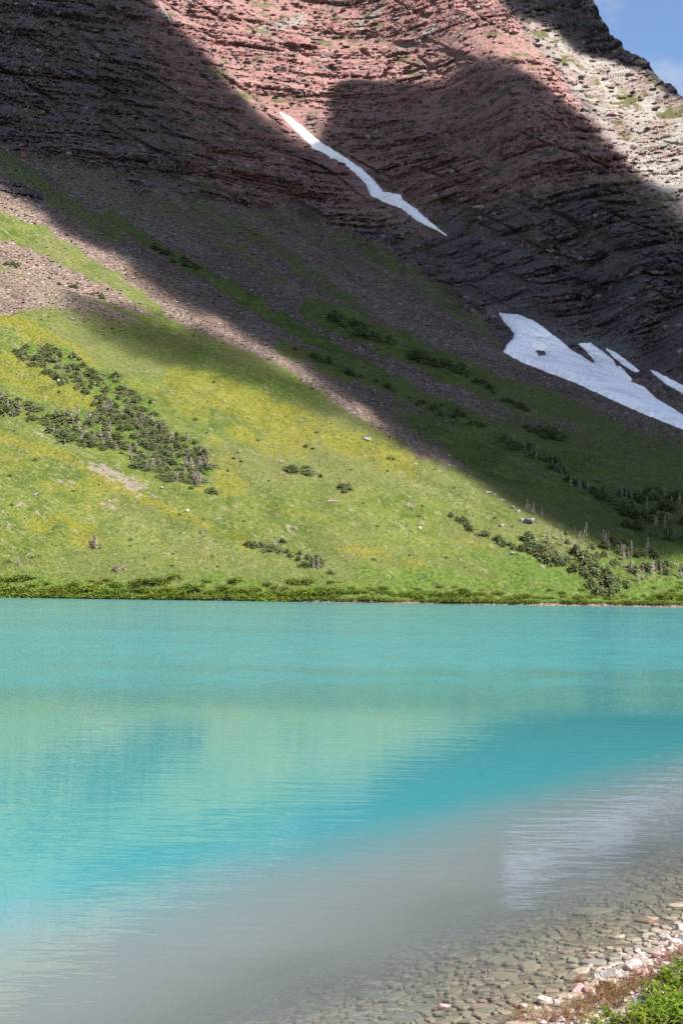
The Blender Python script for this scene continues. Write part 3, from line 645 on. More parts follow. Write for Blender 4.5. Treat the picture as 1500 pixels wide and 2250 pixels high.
for i in range(len(cs_)):
    d = np.hypot(cs_ - cs_[i], ct_ - ct_[i]); nb = np.argsort(d)[1:14]
    k = 9; a0 = r5.uniform(0, 6.28); R = cr_[i] * 1.45
    st = 1.0
    poly = [np.array([math.cos(a0 + 6.283 * q / k), math.sin(a0 + 6.283 * q / k)]) * R * r5.uniform(.86, 1.08) for q in range(k)]
    for j in nb:
        dv = np.array([cs_[j] - cs_[i], ct_[j] - ct_[i]]); L_ = d[j]; dv = dv / L_; cut = L_ * cr_[i] / (cr_[i] + cr_[j]) - 0.006
        out = []
        for q in range(len(poly)):
            p1, p2 = poly[q], poly[(q + 1) % len(poly)]; e1, e2 = p1 @ dv - cut, p2 @ dv - cut
            if e1 <= 0: out.append(p1)
            if e1 * e2 < 0: out.append(p1 + (p2 - p1) * e1 / (e1 - e2))
        poly = out
        if len(poly) < 3: break
    if len(poly) < 3: continue
    # drop slivers
    pp = [poly[0]]
    for q in poly[1:]:
        if np.linalg.norm(q - pp[-1]) > 0.15 * cr_[i]: pp.append(q)
    if np.linalg.norm(pp[-1] - pp[0]) < 0.15 * cr_[i]: pp.pop()
    if len(pp) < 3: continue
    if r5.uniform() < .16 and cr_[i] < .06: continue
    pp = np.array(pp); n = len(pp); pp = pp * r5.uniform(.84, 1.05); hgt = r5.uniform(.005, .026) * (0.7 + 4 * cr_[i]); tilt = r5.normal(0, .09, 2)
    rings = [(1.0, -0.03), (.97, hgt * .6), (0.76, hgt)]
    vs, fs = [], []
    zc = float(bedz(np.array(cs_[i]), np.array(ct_[i])))
    for sc_, h in rings:
        for q in pp:
            s, t = cs_[i] + q[0] * sc_, ct_[i] + q[1] * sc_; x, y = shore_pt(s, t)
            vs.append((x, y, float(bedz(np.array(s), np.array(t))) + h + q @ tilt * .6))
    for rg in range(2):
        for q in range(n): fs.append((rg * n + q, rg * n + (q + 1) % n, (rg + 1) * n + (q + 1) % n, (rg + 1) * n + q))
    fs.append(tuple(2 * n + q for q in range(n)))
    x, y = shore_pt(cs_[i], ct_[i]); dd = np.array([x, y, zc - H]); f = dd @ F
    pu, pv = 750 + FPX * (dd @ CX) / f, 1125 - FPX * (dd @ CY) / f
    vis = -30 < pu < 1530 and 1700 < pv < 2290
    STN.append((vis * math.exp(2.2 * zc) * (cr_[i] / f) ** 2 * (H / f), vs, fs))
STN.sort(key=lambda q: -q[0])
for _, vs, fs in STN[:300]:
    c = np.mean(np.array(vs), 0); o = link_mesh('stone', np.array(vs) - c, fs, M_BSTONE, lakebed, smooth=False); o.location = c
mb = MB()
for _, vs, fs in STN[300:]: mb.add(vs, fs)
o = mb.build('stone_mass', M_BSTONE, lakebed); tag(o, kind='stuff')

# ------------------------------------------------------------------ rocks on the bank
M_RP = mat_simple('pale_rock', (0.27, 0.225, 0.21), (0.41, 0.355, 0.34), 14, 0.9, 0.5, 0.01, (0.24, 0.15, 0.14))
M_RR = mat_simple('pink_rock', (0.24, 0.125, 0.12), (0.36, 0.23, 0.22), 14, 0.9, 0.5, 0.01, (0.40, 0.31, 0.30))
M_RG = mat_simple('grey_rock', (0.15, 0.15, 0.155), (0.27, 0.265, 0.265), 14, 0.9, 0.6, 0.01, (0.36, 0.34, 0.34))
M_RT = mat_simple('tan_rock', (0.27, 0.20, 0.155), (0.38, 0.31, 0.26), 14, 0.9, 0.5, 0.01, (0.24, 0.15, 0.12))
M_RS = mat_simple('slate_rock', (0.06, 0.075, 0.082), (0.12, 0.14, 0.15), 14, 0.7, 0.5, 0.01)
NEAR = [
 (1389, 2121, 46, 26, .75, M_RP, 'large white block of stone at the water line, left shoulder in shadow'),
 (1350, 2141, 62, 22, .45, M_RG, 'grey layered slab lying at the water in front of the white block'),
 (1446, 2098, 36, 14, .5, M_RR, 'flat dark pink stone between the white block and the right edge'),
 (1462, 2062, 30, 22, .8, M_RP, 'white angular stone by the water near the right edge'),
 (1481, 2072, 28, 18, .7, M_RP, 'whitish stone behind the pink stone near the right edge'),
 (1493, 2038, 22, 18, .8, M_RP, 'pale rounded stone farthest along the bank at the right edge'),
 (1496, 2064, 20, 14, .7, M_RS, 'dark stone at the right edge of the picture above the pink stone'),
 (1295, 2122, 13, 11, .9, M_RT, 'small round pebble sticking out of the shallow water'),
 (1268, 2172, 34, 22, .7, M_RR, 'pink rock at the water, left of the dry weeds'),
 (1293, 2176, 26, 18, .7, M_RR, 'small pinkish rock leaning on the pink rock at the water'),
 (1338, 2163, 46, 28, .7, M_RT, 'rounded tan rock among the dry weeds below the grey slab'),
 (1310, 2150, 16, 9, .7, M_RP, 'small white stone on the mud left of the tan rock'),
 (1195, 2199, 32, 17, .6, M_RP, 'white wet stone in the shallows, the larger of a pair'),
 (1223, 2203, 18, 14, .7, M_RP, 'white stone in the shallows, the smaller of a pair'),
 (1405, 2208, 36, 18, .6, M_RS, 'blue grey slate stone beside the green plants'),
 (1456, 2240, 54, 22, .6, M_RT, 'broad tan stone among the green plants at the bottom edge'),
 (1170, 2233, 26, 16, .6, M_RR, 'pink stone at the water by the bottom edge'),
 (1146, 2214, 22, 12, .6, M_RR, 'reddish wet stone in the shallows near the bottom edge'),
 (975, 2229, 30, 13, .5, M_RR, 'pink topped stone breaking the surface at the bottom of the picture'),
 (1420, 2112, 30, 16, .6, M_RP, 'pale stone wedged to the right of the white block'),
 (1410, 2135, 30, 14, .6, M_RR, 'pink stone below the white block'),
 (1456, 2122, 34, 18, .6, M_RP, 'pinkish white stone under the flat pink stone'),
 (1375, 2140, 18, 11, .6, M_RG, 'small grey stone under the white block'),
 (1330, 2128, 24, 10, .5, M_RR, 'thin pink plate of stone leaning on the grey slab'),
 (1255, 2222, 22, 10, .6, M_RP, 'pale stone in the weeds near the bottom edge'),
 (1300, 2234, 30, 12, .5, M_RR, 'flat pinkish stone in the weeds at the bottom edge'),
 (1380, 2228, 46, 14, .5, M_RT, 'long tan stone at the foot of the green plants'),
 (1440, 2135, 24, 12, .6, M_RP, 'white stone at the upper edge of the green plants'),
 (1218, 2240, 20, 10, .6, M_RP, 'small pale stone right of the pink stone at the bottom edge'),
 (1368, 2098, 16, 8, .6, M_RT, 'little tan pebble in the water behind the white block'),
]
for k, (u, v, wpx, hpx, dep, mt, lb) in enumerate(NEAR):
    g = ground_at(u, v + hpx * .35); d = g[1]; wd = wpx * d / FPX; hh = hpx * d / FPX
    me = rock_data('rock', 300 + k, (wd * 1.05, wd * dep * 1.2, hh * 1.15), mt, 18)
    o = obj_of('rock', me, (g[0], g[1], max(g[2], -0.02) + hh * .32), (random.uniform(-.12, .12), random.uniform(-.12, .12), random.uniform(-.4, .4)))
    tag(o, lb, 'rock', 'rocks on the near bank')
# gravel between them: nobody could count it
mb = MB()
for k in range(900):
    s, t = -abs(r5.normal(0, .35)) + .05, r5.uniform(-2.5, 5); x, y = shore_pt(s, t); z = float(bedz(np.array(s), np.array(t)))
    q = r5.normal(size=(6, 3)) ; q = np.array([[1, 0, 0], [-1, 0, 0], [0, 1, 0], [0, -1, 0], [0, 0, .7], [0, 0, -.7]]) * r5.uniform(.7, 1.3, (6, 1)); a = r5.uniform(0, 6.28); rr = r5.uniform(.008, .028)
    R_ = np.array([[math.cos(a), -math.sin(a), 0], [math.sin(a), math.cos(a), 0], [0, 0, 1]])
    q = (q @ R_.T) * rr + [x, y, z + rr * .4]
    mb.add([tuple(p) for p in q], [(0, 2, 4), (2, 1, 4), (1, 3, 4), (3, 0, 4), (2, 0, 5), (1, 2, 5), (3, 1, 5), (0, 3, 5)])
def mat_pebble():
    t = NT('bank_pebbles'); r = t.n('ShaderNodeNewGeometry').outputs['Random Per Island']
    c = t.mix(t.step(r, 0, .5), (0.30, 0.17, 0.155), (0.42, 0.35, 0.33)); c = t.mix(t.step(r, .55, .95), c, (0.20, 0.17, 0.15)); t.bsdf(c, .9); return t.m
M_PEB = mat_pebble()
tag(mb.build('bank_pebbles', M_PEB), 'small loose pebbles between the rocks on the near bank', 'pebbles', kind='stuff')

# ------------------------------------------------------------------ plants on the bank
M_LEAF = mat_leaf('fresh_leaf', (0.055, 0.115, 0.012), (0.130, 0.205, 0.022), 9, 0.35)
M_WEED = mat_leaf('dry_weed', (0.150, 0.085, 0.035), (0.235, 0.175, 0.075), 12, 0.25)
M_WEEDG = mat_leaf('green_weed', (0.095, 0.105, 0.020), (0.175, 0.170, 0.045), 12, 0.3)
M_STEM = mat_simple('red_stem', (0.13, 0.045, 0.03), (0.19, 0.09, 0.05), 20)
def leafy(seed):
    r = np.random.default_rng(seed); st, lf = MB(), MB()
    for k in range(26):
        a, lean = r.uniform(0, 6.28), r.uniform(.05, .8); ln = r.uniform(.16, .34)
        p0 = np.array([r.normal(0, .07), r.normal(0, .07), -.02]); d = np.array([math.cos(a) * lean, math.sin(a) * lean, 1]); d /= np.linalg.norm(d)
        p1 = p0 + d * ln * .6; p2 = p1 + (d + [0, 0, -.25]) * ln * .4
        st.tube([p0, p1, p2], [.0032, .0025, .001], 4)
        for q in range(11):
            t = r.uniform(.25, 1.0); p = p0 + (p2 - p0) * t; b = r.uniform(0, 6.28)
            lf.blade(p, [math.cos(b), math.sin(b), r.uniform(-.1, .7)], (0, 0, 1), r.uniform(.035, .07), r.uniform(.018, .032), r.uniform(0, .4))
    e = empty('leafy_plant'); lf.build('foliage', M_LEAF, e); st.build('stem', M_WEEDG, e); return e
def weed(seed, green=False):
    r = np.random.default_rng(seed); st, lf = MB(), MB()
    for k in range(34):
        a, lean = r.uniform(0, 6.28), r.uniform(.1, 1.1); ln = r.uniform(.12, .30)
        p0 = np.array([r.normal(0, .05), r.normal(0, .05), -.02]); d = np.array([math.cos(a) * lean, math.sin(a) * lean, 1]); d /= np.linalg.norm(d)
        p1 = p0 + d * ln * .55; p2 = p1 + (d + r.normal(0, .3, 3)) * ln * .45
        st.tube([p0, p1, p2], [.0022, .0016, .0008], 3)
        for q in range(8):
            t = r.uniform(.2, 1.0); p = p0 + (p2 - p0) * t; b = r.uniform(0, 6.28)
            lf.blade(p, [math.cos(b), math.sin(b), r.uniform(.1, 1.2)], (0, 0, 1), r.uniform(.02, .045), r.uniform(.004, .010), r.uniform(0, .3))
    e = empty('weed_tuft'); lf.build('foliage', M_WEEDG if green else M_WEED, e); st.build('stem', M_STEM, e); return e
pro = [leafy(1), leafy(2), leafy(3)]; used_p = set()
def put(protos, i, loc, rz, sc_, label, cat, group):
    p = protos[i % len(protos)]
    o = p if id(p) not in used_p else copy_tree(p); used_p.add(id(p))
    o.location = loc; o.rotation_euler = (0, 0, rz); o.scale = (sc_,) * 3 if np.isscalar(sc_) else sc_
    tag(o, label, cat, group); return o
GREENS = [(1420, 2250, 1.0, 'left of the broad tan stone at the bottom edge'), (1450, 2225, 1.0, 'behind the broad tan stone at the bottom edge'), (1485, 2200, 1.1, 'at the right edge, level with the slate stone'), (1470, 2175, .9, 'second up the slope from the slate stone'),
 (1498, 2165, 1.0, 'on the right edge, just under the topmost ones'), (1440, 2195, .8, 'touching the right side of the slate stone'), (1500, 2235, 1.2, 'tallest, in the very corner of the picture'), (1480, 2255, 1.2, 'cut by the bottom edge, next to the corner'), (1390, 2262, .9, 'cut by the bottom edge, below the slate stone'),
 (1350, 2262, .75, 'cut by the bottom edge, below the long tan stone'), (1330, 2232, .45, 'small and alone among the dry weeds'), (1305, 2262, .6, 'leftmost along the bottom edge'), (1497, 2130, .7, 'topmost, at the right edge by the stones'),
 (1440, 2270, 1.2, 'in front of the broad tan stone, cut by the bottom edge'), (1415, 2228, .6, 'small, just below the slate stone'), (1462, 2150, .6, 'small, at the upper fringe of the clump')]
for i, (u, v, sc_, wh) in enumerate(GREENS):
    g = ground_at(u, v); put(pro, i, g, random.uniform(0, 6.28), sc_ * .60, 'bright green leafy plant ' + wh, 'plant', 'green plants in the bottom right corner')
prw = [weed(11), weed(12), weed(13), weed(14, True)]
WEEDS = [(1270, 2218, .8, 'left end of the upper weed belt'), (1300, 2205, .9, 'below the pair of pink rocks'), (1325, 2195, .9, 'below the left half of the tan rock'), (1350, 2190, 1.0, 'below the right half of the tan rock'), (1375, 2185, 1.0, 'between the tan rock and the slate stone'), (1400, 2178, 1.0, 'just above the slate stone'),
 (1330, 2215, .8, 'left of the long tan stone'), (1360, 2210, .9, 'behind the long tan stone'), (1420, 2160, .9, 'at the fringe of the green clump, below the pink stone'), (1440, 2150, .9, 'at the fringe of the green clump, below the white stones'), (1390, 2160, .8, 'below the white block'), (1240, 2235, .8, 'beside the small pale stone at the bottom edge'),
 (1210, 2245, .9, 'right of the pink stone at the bottom edge'), (1170, 2250, .8, 'in front of the pink stone at the bottom edge'), (1135, 2248, .9, 'leftmost, at the bottom edge by the water'), (1290, 2228, .8, 'behind the flat pinkish stone at the bottom edge'), (1460, 2128, .8, 'under the flat pink stone at right'), (1480, 2112, .9, 'right of the flat pink stone'),
 (1495, 2098, .8, 'highest up, at the right edge'), (1340, 2178, .7, 'growing against the tan rock'), (1275, 2158, .6, 'thin, standing at the water by the pink rock'), (1265, 2248, .9, 'cut by the bottom edge, below the pale stone'), (1310, 2180, .6, 'small, between the pink rocks and the tan rock'), (1410, 2140, .6, 'small, beside the pink stone under the white block')]
for i, (u, v, sc_, wh) in enumerate(WEEDS):
    g = ground_at(u, v); put(prw, i, g, random.uniform(0, 6.28), sc_ * .62, 'dry weed tuft ' + wh, 'weed', 'dry weeds on the near bank')

# grass over the rest of the bank, behind the weeds
mb = MB(); rg = np.random.default_rng(9)
for k in range(2600):
    s_, t_ = rg.uniform(-6.5, -.75), rg.uniform(-6.0, 11.0); x, y = shore_pt(s_, t_)
    if math.hypot(x, y) < 1.6: continue
    z = float(bedz(np.array(s_), np.array(t_))); pw = vnoise(np.array(x * .9), np.array(y * .9), np.array(0.0), 55)
    if pw < .35: continue
    for q in range(6):
        a = rg.uniform(0, 6.28); mb.blade((x + rg.normal(0, .04), y + rg.normal(0, .04), z - .03), [math.cos(a) * .5, math.sin(a) * .5, 1], rg.normal(size=3), rg.uniform(.08, .22), rg.uniform(.006, .016), rg.uniform(0, .5))
tag(mb.build('bank_grass', M_WEEDG), 'short grass growing over the near bank behind the weeds', 'grass', kind='stuff')

# ------------------------------------------------------------------ trees on the far slope
M_NEEDLE = mat_leaf('fir_needles', (0.085, 0.115, 0.042), (0.170, 0.190, 0.088), 0.7, 0.45, 0.3)
M_LOW = mat_leaf('low_fir_needles', (0.100, 0.135, 0.048), (0.190, 0.210, 0.098), 0.25, 0.45, 0.2)
M_DEAD = mat_simple('bleached_wood', (0.19, 0.155, 0.125), (0.30, 0.25, 0.205), 2.0, 0.9, 0.3, 0.05, rnd=0.25)
M_BARK = mat_simple('fir_bark', (0.06, 0.045, 0.035), (0.11, 0.085, 0.07), 3.0)
def fir(seed, wide, flag):
    r = np.random.default_rng(seed); tr, cr = MB(), MB()
    tr.tube([(0, 0, -.3), (.02, .02, .45), (.03, 0, 1.0)], [.035, .022, .004], 5)
    nw = 15
    for k in range(nw):
        z = .04 + .93 * k / nw; R = wide * (1 - z) ** .8 * r.uniform(.75, 1.2) + .02
        for q in range(r.integers(6, 10)):
            a = r.uniform(0, 6.28); rr = R * r.uniform(.6, 1.2) * (1 + flag * math.cos(a))
            d = np.array([math.cos(a), math.sin(a), r.uniform(-.25, .30)]); p = np.array([0, 0, z])
            for e in range(3):
                pp = p + d * rr * (.25 + e / 4.0); a2 = a + r.uniform(-.8, .8)
                cr.blade(pp, [math.cos(a2), math.sin(a2), r.uniform(-.3, .9)], np.array([math.cos(a), math.sin(a), .9]) + r.normal(0, .45, 3), rr * .55 + .03, .06 + .06 * wide, r.uniform(-.1, .35))
    e = empty('fir_tree'); cr.build('crown', M_NEEDLE, e); tr.build('trunk', M_BARK, e); return e
def snag(seed, dense):
    r = np.random.default_rng(seed); tr, br = MB(), MB()
    lean = r.normal(0, .05, 2)
    tr.tube([(0, 0, -.2), (lean[0] * .5, lean[1] * .5, .5), (lean[0], lean[1], 1.0)], [.026, .018, .006], 5)
    for k in range(dense):
        z = r.uniform(.08, .96); a = r.uniform(0, 6.28); ln = (.05 + .20 * (1 - z)) * r.uniform(.6, 1.3)
        p = np.array([lean[0] * z, lean[1] * z, z]); d = np.array([math.cos(a), math.sin(a), r.uniform(-.1, .7)])
        br.tube([p, p + d * ln * .6, p + d * ln + [0, 0, .03]], [.014, .011, .005], 3)
    e = empty('dead_tree'); tr.build('trunk', M_DEAD, e); br.build('branches', M_DEAD, e); return e
firs = [fir(21, .34, .1), fir(22, .46, .35), fir(23, .62, .3), fir(24, .40, .2), fir(25, .75, .2)]
snags = [snag(31, 70), snag(32, 50), snag(33, 90), snag(34, 36)]
rt = np.random.default_rng(77)
def at(u, v): return sample(GP, u, v)[0]
FIRS = []
def plant_tree(protos, u, v, hpx, label, group, cat, wide=1.0):
    big = 'taller' if hpx > 21 else ('middling' if hpx > 14 else 'shorter')
    for key, cuts, wh in (('upper arm', (110, 200, 290), ('at its top end', 'in its upper middle', 'in its lower middle', 'at its lower end')), ('broad part', (60, 200, 330), ('at the left edge', 'in its left half', 'in its right half', 'at its right end')),
                          ('right end of the sunlit shore', (1260, 1340, 1420), ('leftmost quarter', 'second quarter', 'third quarter', 'rightmost quarter')), ('grove at the right edge', (1370, 1430, 1480), ('leftmost quarter', 'second quarter', 'third quarter', 'rightmost quarter')), ('middle of the shaded talus', (770, 860, 940), ('upper left end', 'left half', 'right half', 'lower right end')), ('shaded hollow', (1170, 1230, 1290), ('top end', 'upper half', 'lower half', 'bottom end'))):
        if key in label: label = f'{big} ' + label + ', ' + wh[int(np.searchsorted(cuts, u))]
    g = at(u, v); h = hpx * g[1] / FPX; k = int(rt.integers(len(protos))); q = (protos, k, (g[0], g[1], g[2] - .05 * h), rt.uniform(0, 6.28), (h * wide, h * wide, h), label, cat, group)
    if protos is firs: q = q[:4] + ((q[4][0] * 1.2, q[4][1] * 1.2, q[4][2] * .85),) + q[5:]; FIRS.append((hpx * hpx * wide, q)); return
    return put(*q)
def in_poly(n, poly, dens=None):
    pu = [p[0] for p in poly]; pv = [p[1] for p in poly]; out = []
    while len(out) < n:
        u, v = rt.uniform(min(pu), max(pu)), rt.uniform(min(pv), max(pv))
        if inside(np.array(u), np.array(v), poly): out.append((u, v))
    return out
def along(n, pts, spread):
    ln = [math.dist(a, b) for a, b in zip(pts[:-1], pts[1:])]; out = []
    for _ in range(n):
        q = rt.uniform(0, sum(ln)); k = 0
        while q > ln[k]: q -= ln[k]; k += 1
        f = q / ln[k]; out.append((pts[k][0] + f * (pts[k + 1][0] - pts[k][0]) + rt.normal(0, spread), pts[k][1] + f * (pts[k + 1][1] - pts[k][1]) + rt.normal(0, spread * .7)))
    return out
TH_A = [(25, 772), (60, 755), (120, 752), (165, 778), (195, 805), (250, 815), (330, 878), (372, 950), (340, 985), (300, 930), (230, 905), (170, 870), (100, 815), (50, 790)]
TH_B = [(-40, 862), (40, 870), (110, 898), (200, 905), (260, 890), (372, 945), (450, 978), (460, 1020), (440, 1055), (480, 1086), (400, 1068), (320, 1030), (240, 992), (130, 955), (60, 920), (-40, 895)]
GF, GD_ = 'living firs of the far slope', 'dead trees of the far slope'
for u, v in in_poly(66, TH_A): plant_tree(firs, u, v + 6, rt.uniform(10, 20), 'stunted fir in the upper arm of the sunlit thicket', GF, 'tree', 1.25)
for u, v in in_poly(105, TH_B): plant_tree(firs, u, v + 6, rt.uniform(10, 21), 'stunted fir in the broad part of the sunlit thicket', GF, 'tree', 1.25)
for u, v in in_poly(44, TH_A): plant_tree(snags, u, v + 4, rt.uniform(10, 21), 'bleached dead tree in the upper arm of the sunlit thicket', GD_, 'dead tree', 1.2)
for u, v in in_poly(88, TH_B) + along(14, [(430, 1000), (455, 1040), (420, 1060)], 8): plant_tree(snags, u, v + 4, rt.uniform(12, 28), 'bleached dead tree in the broad part of the sunlit thicket', GD_, 'dead tree', 1.6)
for u, v in along(8, [(640, 1020), (670, 1028), (705, 1040)], 5): plant_tree(firs, u, v + 5, rt.uniform(9, 15), 'low fir in the small lone clump in mid meadow', GF, 'tree', 1.7)
for u, v in along(5, [(745, 1066), (790, 1074)], 5): plant_tree(firs, u, v + 5, rt.uniform(9, 15), 'low fir in the clump right of mid meadow', GF, 'tree', 1.7)
for u, v in along(20, [(550, 1190), (620, 1205), (690, 1230), (720, 1250)], 9): plant_tree(firs, u, v + 5, rt.uniform(9, 17), 'low fir in the strip above the shore shrubs, left of centre', GF, 'tree', 1.5)
for u, v in along(14, [(600, 1200), (660, 1230), (720, 1248)], 9): plant_tree(snags, u, v + 5, rt.uniform(12, 24), 'grey dead tree in the strip above the shore shrubs', GD_, 'dead tree')
# right end of the far shore
for u, v in along(16, [(995, 1135), (1060, 1175), (1110, 1195), (1140, 1205)], 5): plant_tree(firs, u, v + 5, rt.uniform(9, 16), 'low fir in the row running down to the right end of the meadow', GF, 'tree', 1.4)
for u, v in along(26, [(1160, 1185), (1195, 1215), (1225, 1225)], 9): plant_tree(firs, u, v + 8, rt.uniform(14, 28), 'dark fir of the leftmost dense clump among the snags on the right', GF, 'tree', 1.2)
for u, v in along(40, [(1285, 1225), (1310, 1262), (1350, 1282), (1300, 1285)], 12): plant_tree(firs, u, v + 8, rt.uniform(14, 30), 'dark fir of the lowest dense clump among the snags on the right', GF, 'tree', 1.2)
for u, v in in_poly(34, [(1230, 1165), (1330, 1170), (1500, 1230), (1500, 1275), (1360, 1250), (1240, 1210)]): plant_tree(firs, u, v + 6, rt.uniform(11, 26), 'scattered small fir between the dead snags on the right', GF, 'tree', 1.2)
for u, v in in_poly(60, [(1170, 1165), (1240, 1160), (1340, 1175), (1500, 1225), (1510, 1285), (1380, 1275), (1290, 1270), (1180, 1215)]): plant_tree(snags, u, v + 8, rt.uniform(14, 38), 'pale bare snag standing at the right end of the sunlit shore', GD_, 'dead tree', .8)
for u, v in [(1165, 1118), (1172, 1122), (1190, 1128), (1158, 1115)]: plant_tree(snags, u, v + 6, rt.uniform(18, 30), 'pale snag poking over the meadow crest by the grey boulder', GD_, 'dead tree', .8)
# shaded side
for u, v in along(46, [(690, 682), (790, 722), (900, 770), (1010, 818)], 9): plant_tree(firs, u, v + 5, rt.uniform(10, 20), 'dark fir in the band across the middle of the shaded talus', GF, 'tree', 1.5)
for u, v in along(16, [(1010, 818), (1110, 870), (1170, 900)], 5): plant_tree(firs, u, v + 4, rt.uniform(7, 13), 'low dark fir in the thin tail of the shaded talus band', GF, 'tree', 1.5)
for u, v in along(16, [(330, 536), (380, 562), (435, 590)], 5): plant_tree(firs, u, v + 4, rt.uniform(7, 13), 'dark fir in the short row high on the shaded talus at left', GF, 'tree', 1.8)
for u, v in along(34, [(640, 765), (800, 832), (930, 885), (1060, 935)], 5): plant_tree(firs, u, v + 4, rt.uniform(7, 14), 'dark fir in the long row beside the lit scree strip', GF, 'tree', 1.4)
for u, v in along(40, [(1110, 960), (1180, 1000), (1250, 1050), (1330, 1095)], 8): plant_tree(firs, u, v + 5, rt.uniform(10, 20), 'dark fir in the row down the shaded hollow on the right', GF, 'tree', 1.3)
for u, v in along(22, [(1120, 965), (1200, 1010), (1290, 1080)], 8): plant_tree(snags, u, v + 5, rt.uniform(14, 24), 'dull dead tree in the row down the shaded hollow', GD_, 'dead tree', .9)
for u, v in along(26, [(1160, 938), (1200, 948), (1238, 960)], 7): plant_tree(firs, u, v + 5, rt.uniform(9, 18), 'dark fir in the oval clump on the shaded slope below the snowfield', GF, 'tree', 1.3)
for u, v in in_poly(40, [(1330, 1090), (1440, 1060), (1520, 1060), (1520, 1190), (1440, 1185), (1360, 1150)]): plant_tree(firs, u, v + 6, rt.uniform(14, 30), 'dark fir in the shaded grove at the right edge', GF, 'tree', 1.2)
for u, v in in_poly(22, [(1300, 1090), (1500, 1080), (1520, 1190), (1350, 1150)]): plant_tree(snags, u, v + 6, rt.uniform(16, 32), 'shadowed snag in the grove at the right edge', GD_, 'dead tree', .9)
for u, v in along(12, [(20, 577), (60, 583), (110, 602), (200, 640), (240, 655)], 4): plant_tree(firs, u, v + 3, rt.uniform(6, 11), 'low dark bush fir along the gully at the left edge', GF, 'tree', 2.0)
for (u, v, hp, lb) in [(212, 1198, 40, 'grey dead bush with a spike, alone low on the left meadow'), (450, 1172, 18, 'grey heap of dead branches beside the yellow strip'), (40, 1240, 22, 'small dead bush at the left edge above the shrubs'), (252, 1255, 26, 'dead bush rising from the shore shrubs at left')]:
    for q in range(5): plant_tree(snags, u + rt.normal(0, 9), v + rt.normal(0, 3), hp * rt.uniform(.45, .8), lb, GD_, 'dead tree', 1.3)

for u, v in in_poly(60, [(0, 800), (500, 820), (900, 1020), (1300, 1220), (1300, 1270), (0, 1270)]): plant_tree(firs, u, v, rt.uniform(3, 5.5), '', GF, 'tree', 2.0)
for u, v in in_poly(85, TH_A) + in_poly(170, TH_B): plant_tree(firs, u, v + 4, rt.uniform(6, 10.5), '', GF, 'tree', 2.3)
FIRS.sort(key=lambda q: -q[0])
for _, q in FIRS[:295]:                              # wind-pressed firs lean out with the slope
    o = put(*q); o.rotation_mode = 'ZYX'; o.rotation_euler = (.42, 0, q[3])
mb_v, mb_f, off = [], [], 0                          # the many smaller ones read as one mass
for _, (protos, k, loc, rz, sc3, *_r) in FIRS[295:]:
    me = protos[k].children[0].data; co = np.zeros(len(me.vertices) * 3, np.float32); me.vertices.foreach_get('co', co); co = co.reshape(-1, 3) * np.array(sc3)
    c_, s_ = math.cos(rz), math.sin(rz); co = np.stack([co[:, 0] * c_ - co[:, 1] * s_, co[:, 0] * s_ + co[:, 1] * c_, co[:, 2]], -1)
    co = np.stack([co[:, 0], co[:, 1] * math.cos(.42) - co[:, 2] * math.sin(.42), co[:, 1] * math.sin(.42) + co[:, 2] * math.cos(.42)], -1) + np.array(loc)
    mb_v.append(co); mb_f.append(np.arange(len(co)).reshape(-1, 4) + off); off += len(co)
tag(link_mesh('low_firs', np.concatenate(mb_v), np.concatenate(mb_f), M_LOW, smooth=False), 'mass of knee high fir growth filling the thickets and rows on the slope', 'firs', kind='stuff')
# shrubs along the far water line
M_WIL = mat_leaf('willow_leaves', (0.060, 0.100, 0.012), (0.130, 0.165, 0.028), 0.9, 0.4, 0.28)
def shrub(seed):
    r = np.random.default_rng(seed); lf, st = MB(), MB()
    for k in range(8):
        a = r.uniform(0, 6.28); d = np.array([math.cos(a) * r.uniform(.2, .7), math.sin(a) * r.uniform(.2, .7), .8]); st.tube([(0, 0, -.2), d * .5, d * .95], [.03, .02, .008], 3)
    for k in range(330):
        p = r.normal(size=3); p /= np.linalg.norm(p); p[2] = abs(p[2]) * .95; p *= r.uniform(.55, 1.05) * (1 + .22 * math.sin(5 * math.atan2(p[1], p[0]) + seed)); b = r.uniform(0, 6.28)
        lf.blade(p * [1, 1, .9], [math.cos(b), math.sin(b), r.uniform(-.2, .9)], p * 1.2 + r.normal(0, .5, 3), r.uniform(.14, .30), r.uniform(.09, .20), r.uniform(0, .3))
    e = empty('willow_shrub'); lf.build('foliage', M_WIL, e); st.build('stem', M_BARK, e); return e
shrubs = [shrub(41), shrub(42), shrub(43), shrub(44)]
SHV = lambda u: 1313 + 19 * u / 1500.0
rows = [(0, 130, 5.0, 13, 24, 'front row'), (0, 100, 18, 12, 22, 'second row'), (0, 68, 36, 9, 18, 'third row')]
for _, n, up, h0, h1, nm in rows:
    for k in range(n):
        u = -60 + 1640 * (k + rt.uniform(0, .9)) / n; big = 1.0 - .35 * sstep(700, 1100, u); vv = SHV(u) - up * (1 if nm == 'front row' else rt.uniform(.7, 1.3))
        if nm == 'third row' and (u > 760 and rt.uniform() < .45): continue
        g = at(u, vv); sz = rt.uniform(h0, h1) * big * (.30 + 1.5 * float(fbm(np.array([u / 70.0]), np.array([float(up)]), np.array([0.0]), 3, 401)[0])) * g[1] / FPX
        side = ['at the left edge', 'below the grey dead bush with a spike', 'below the grey heap of dead branches', 'below the low fir strip left of centre', 'below the lone white rock', 'below the low fir row on the right', 'below the lowest dense fir clump', 'at the right edge'][int(np.searchsorted([130, 330, 540, 760, 1000, 1200, 1400], u))]
        put(shrubs, int(rt.integers(4)), (g[0], g[1], g[2] - .1 * sz), rt.uniform(0, 6.28), (sz * 1.1, sz * 1.1, sz * .62), f'green shrub, {nm} of the far shore, {side}', 'shrub', 'shrubs along the far shore')

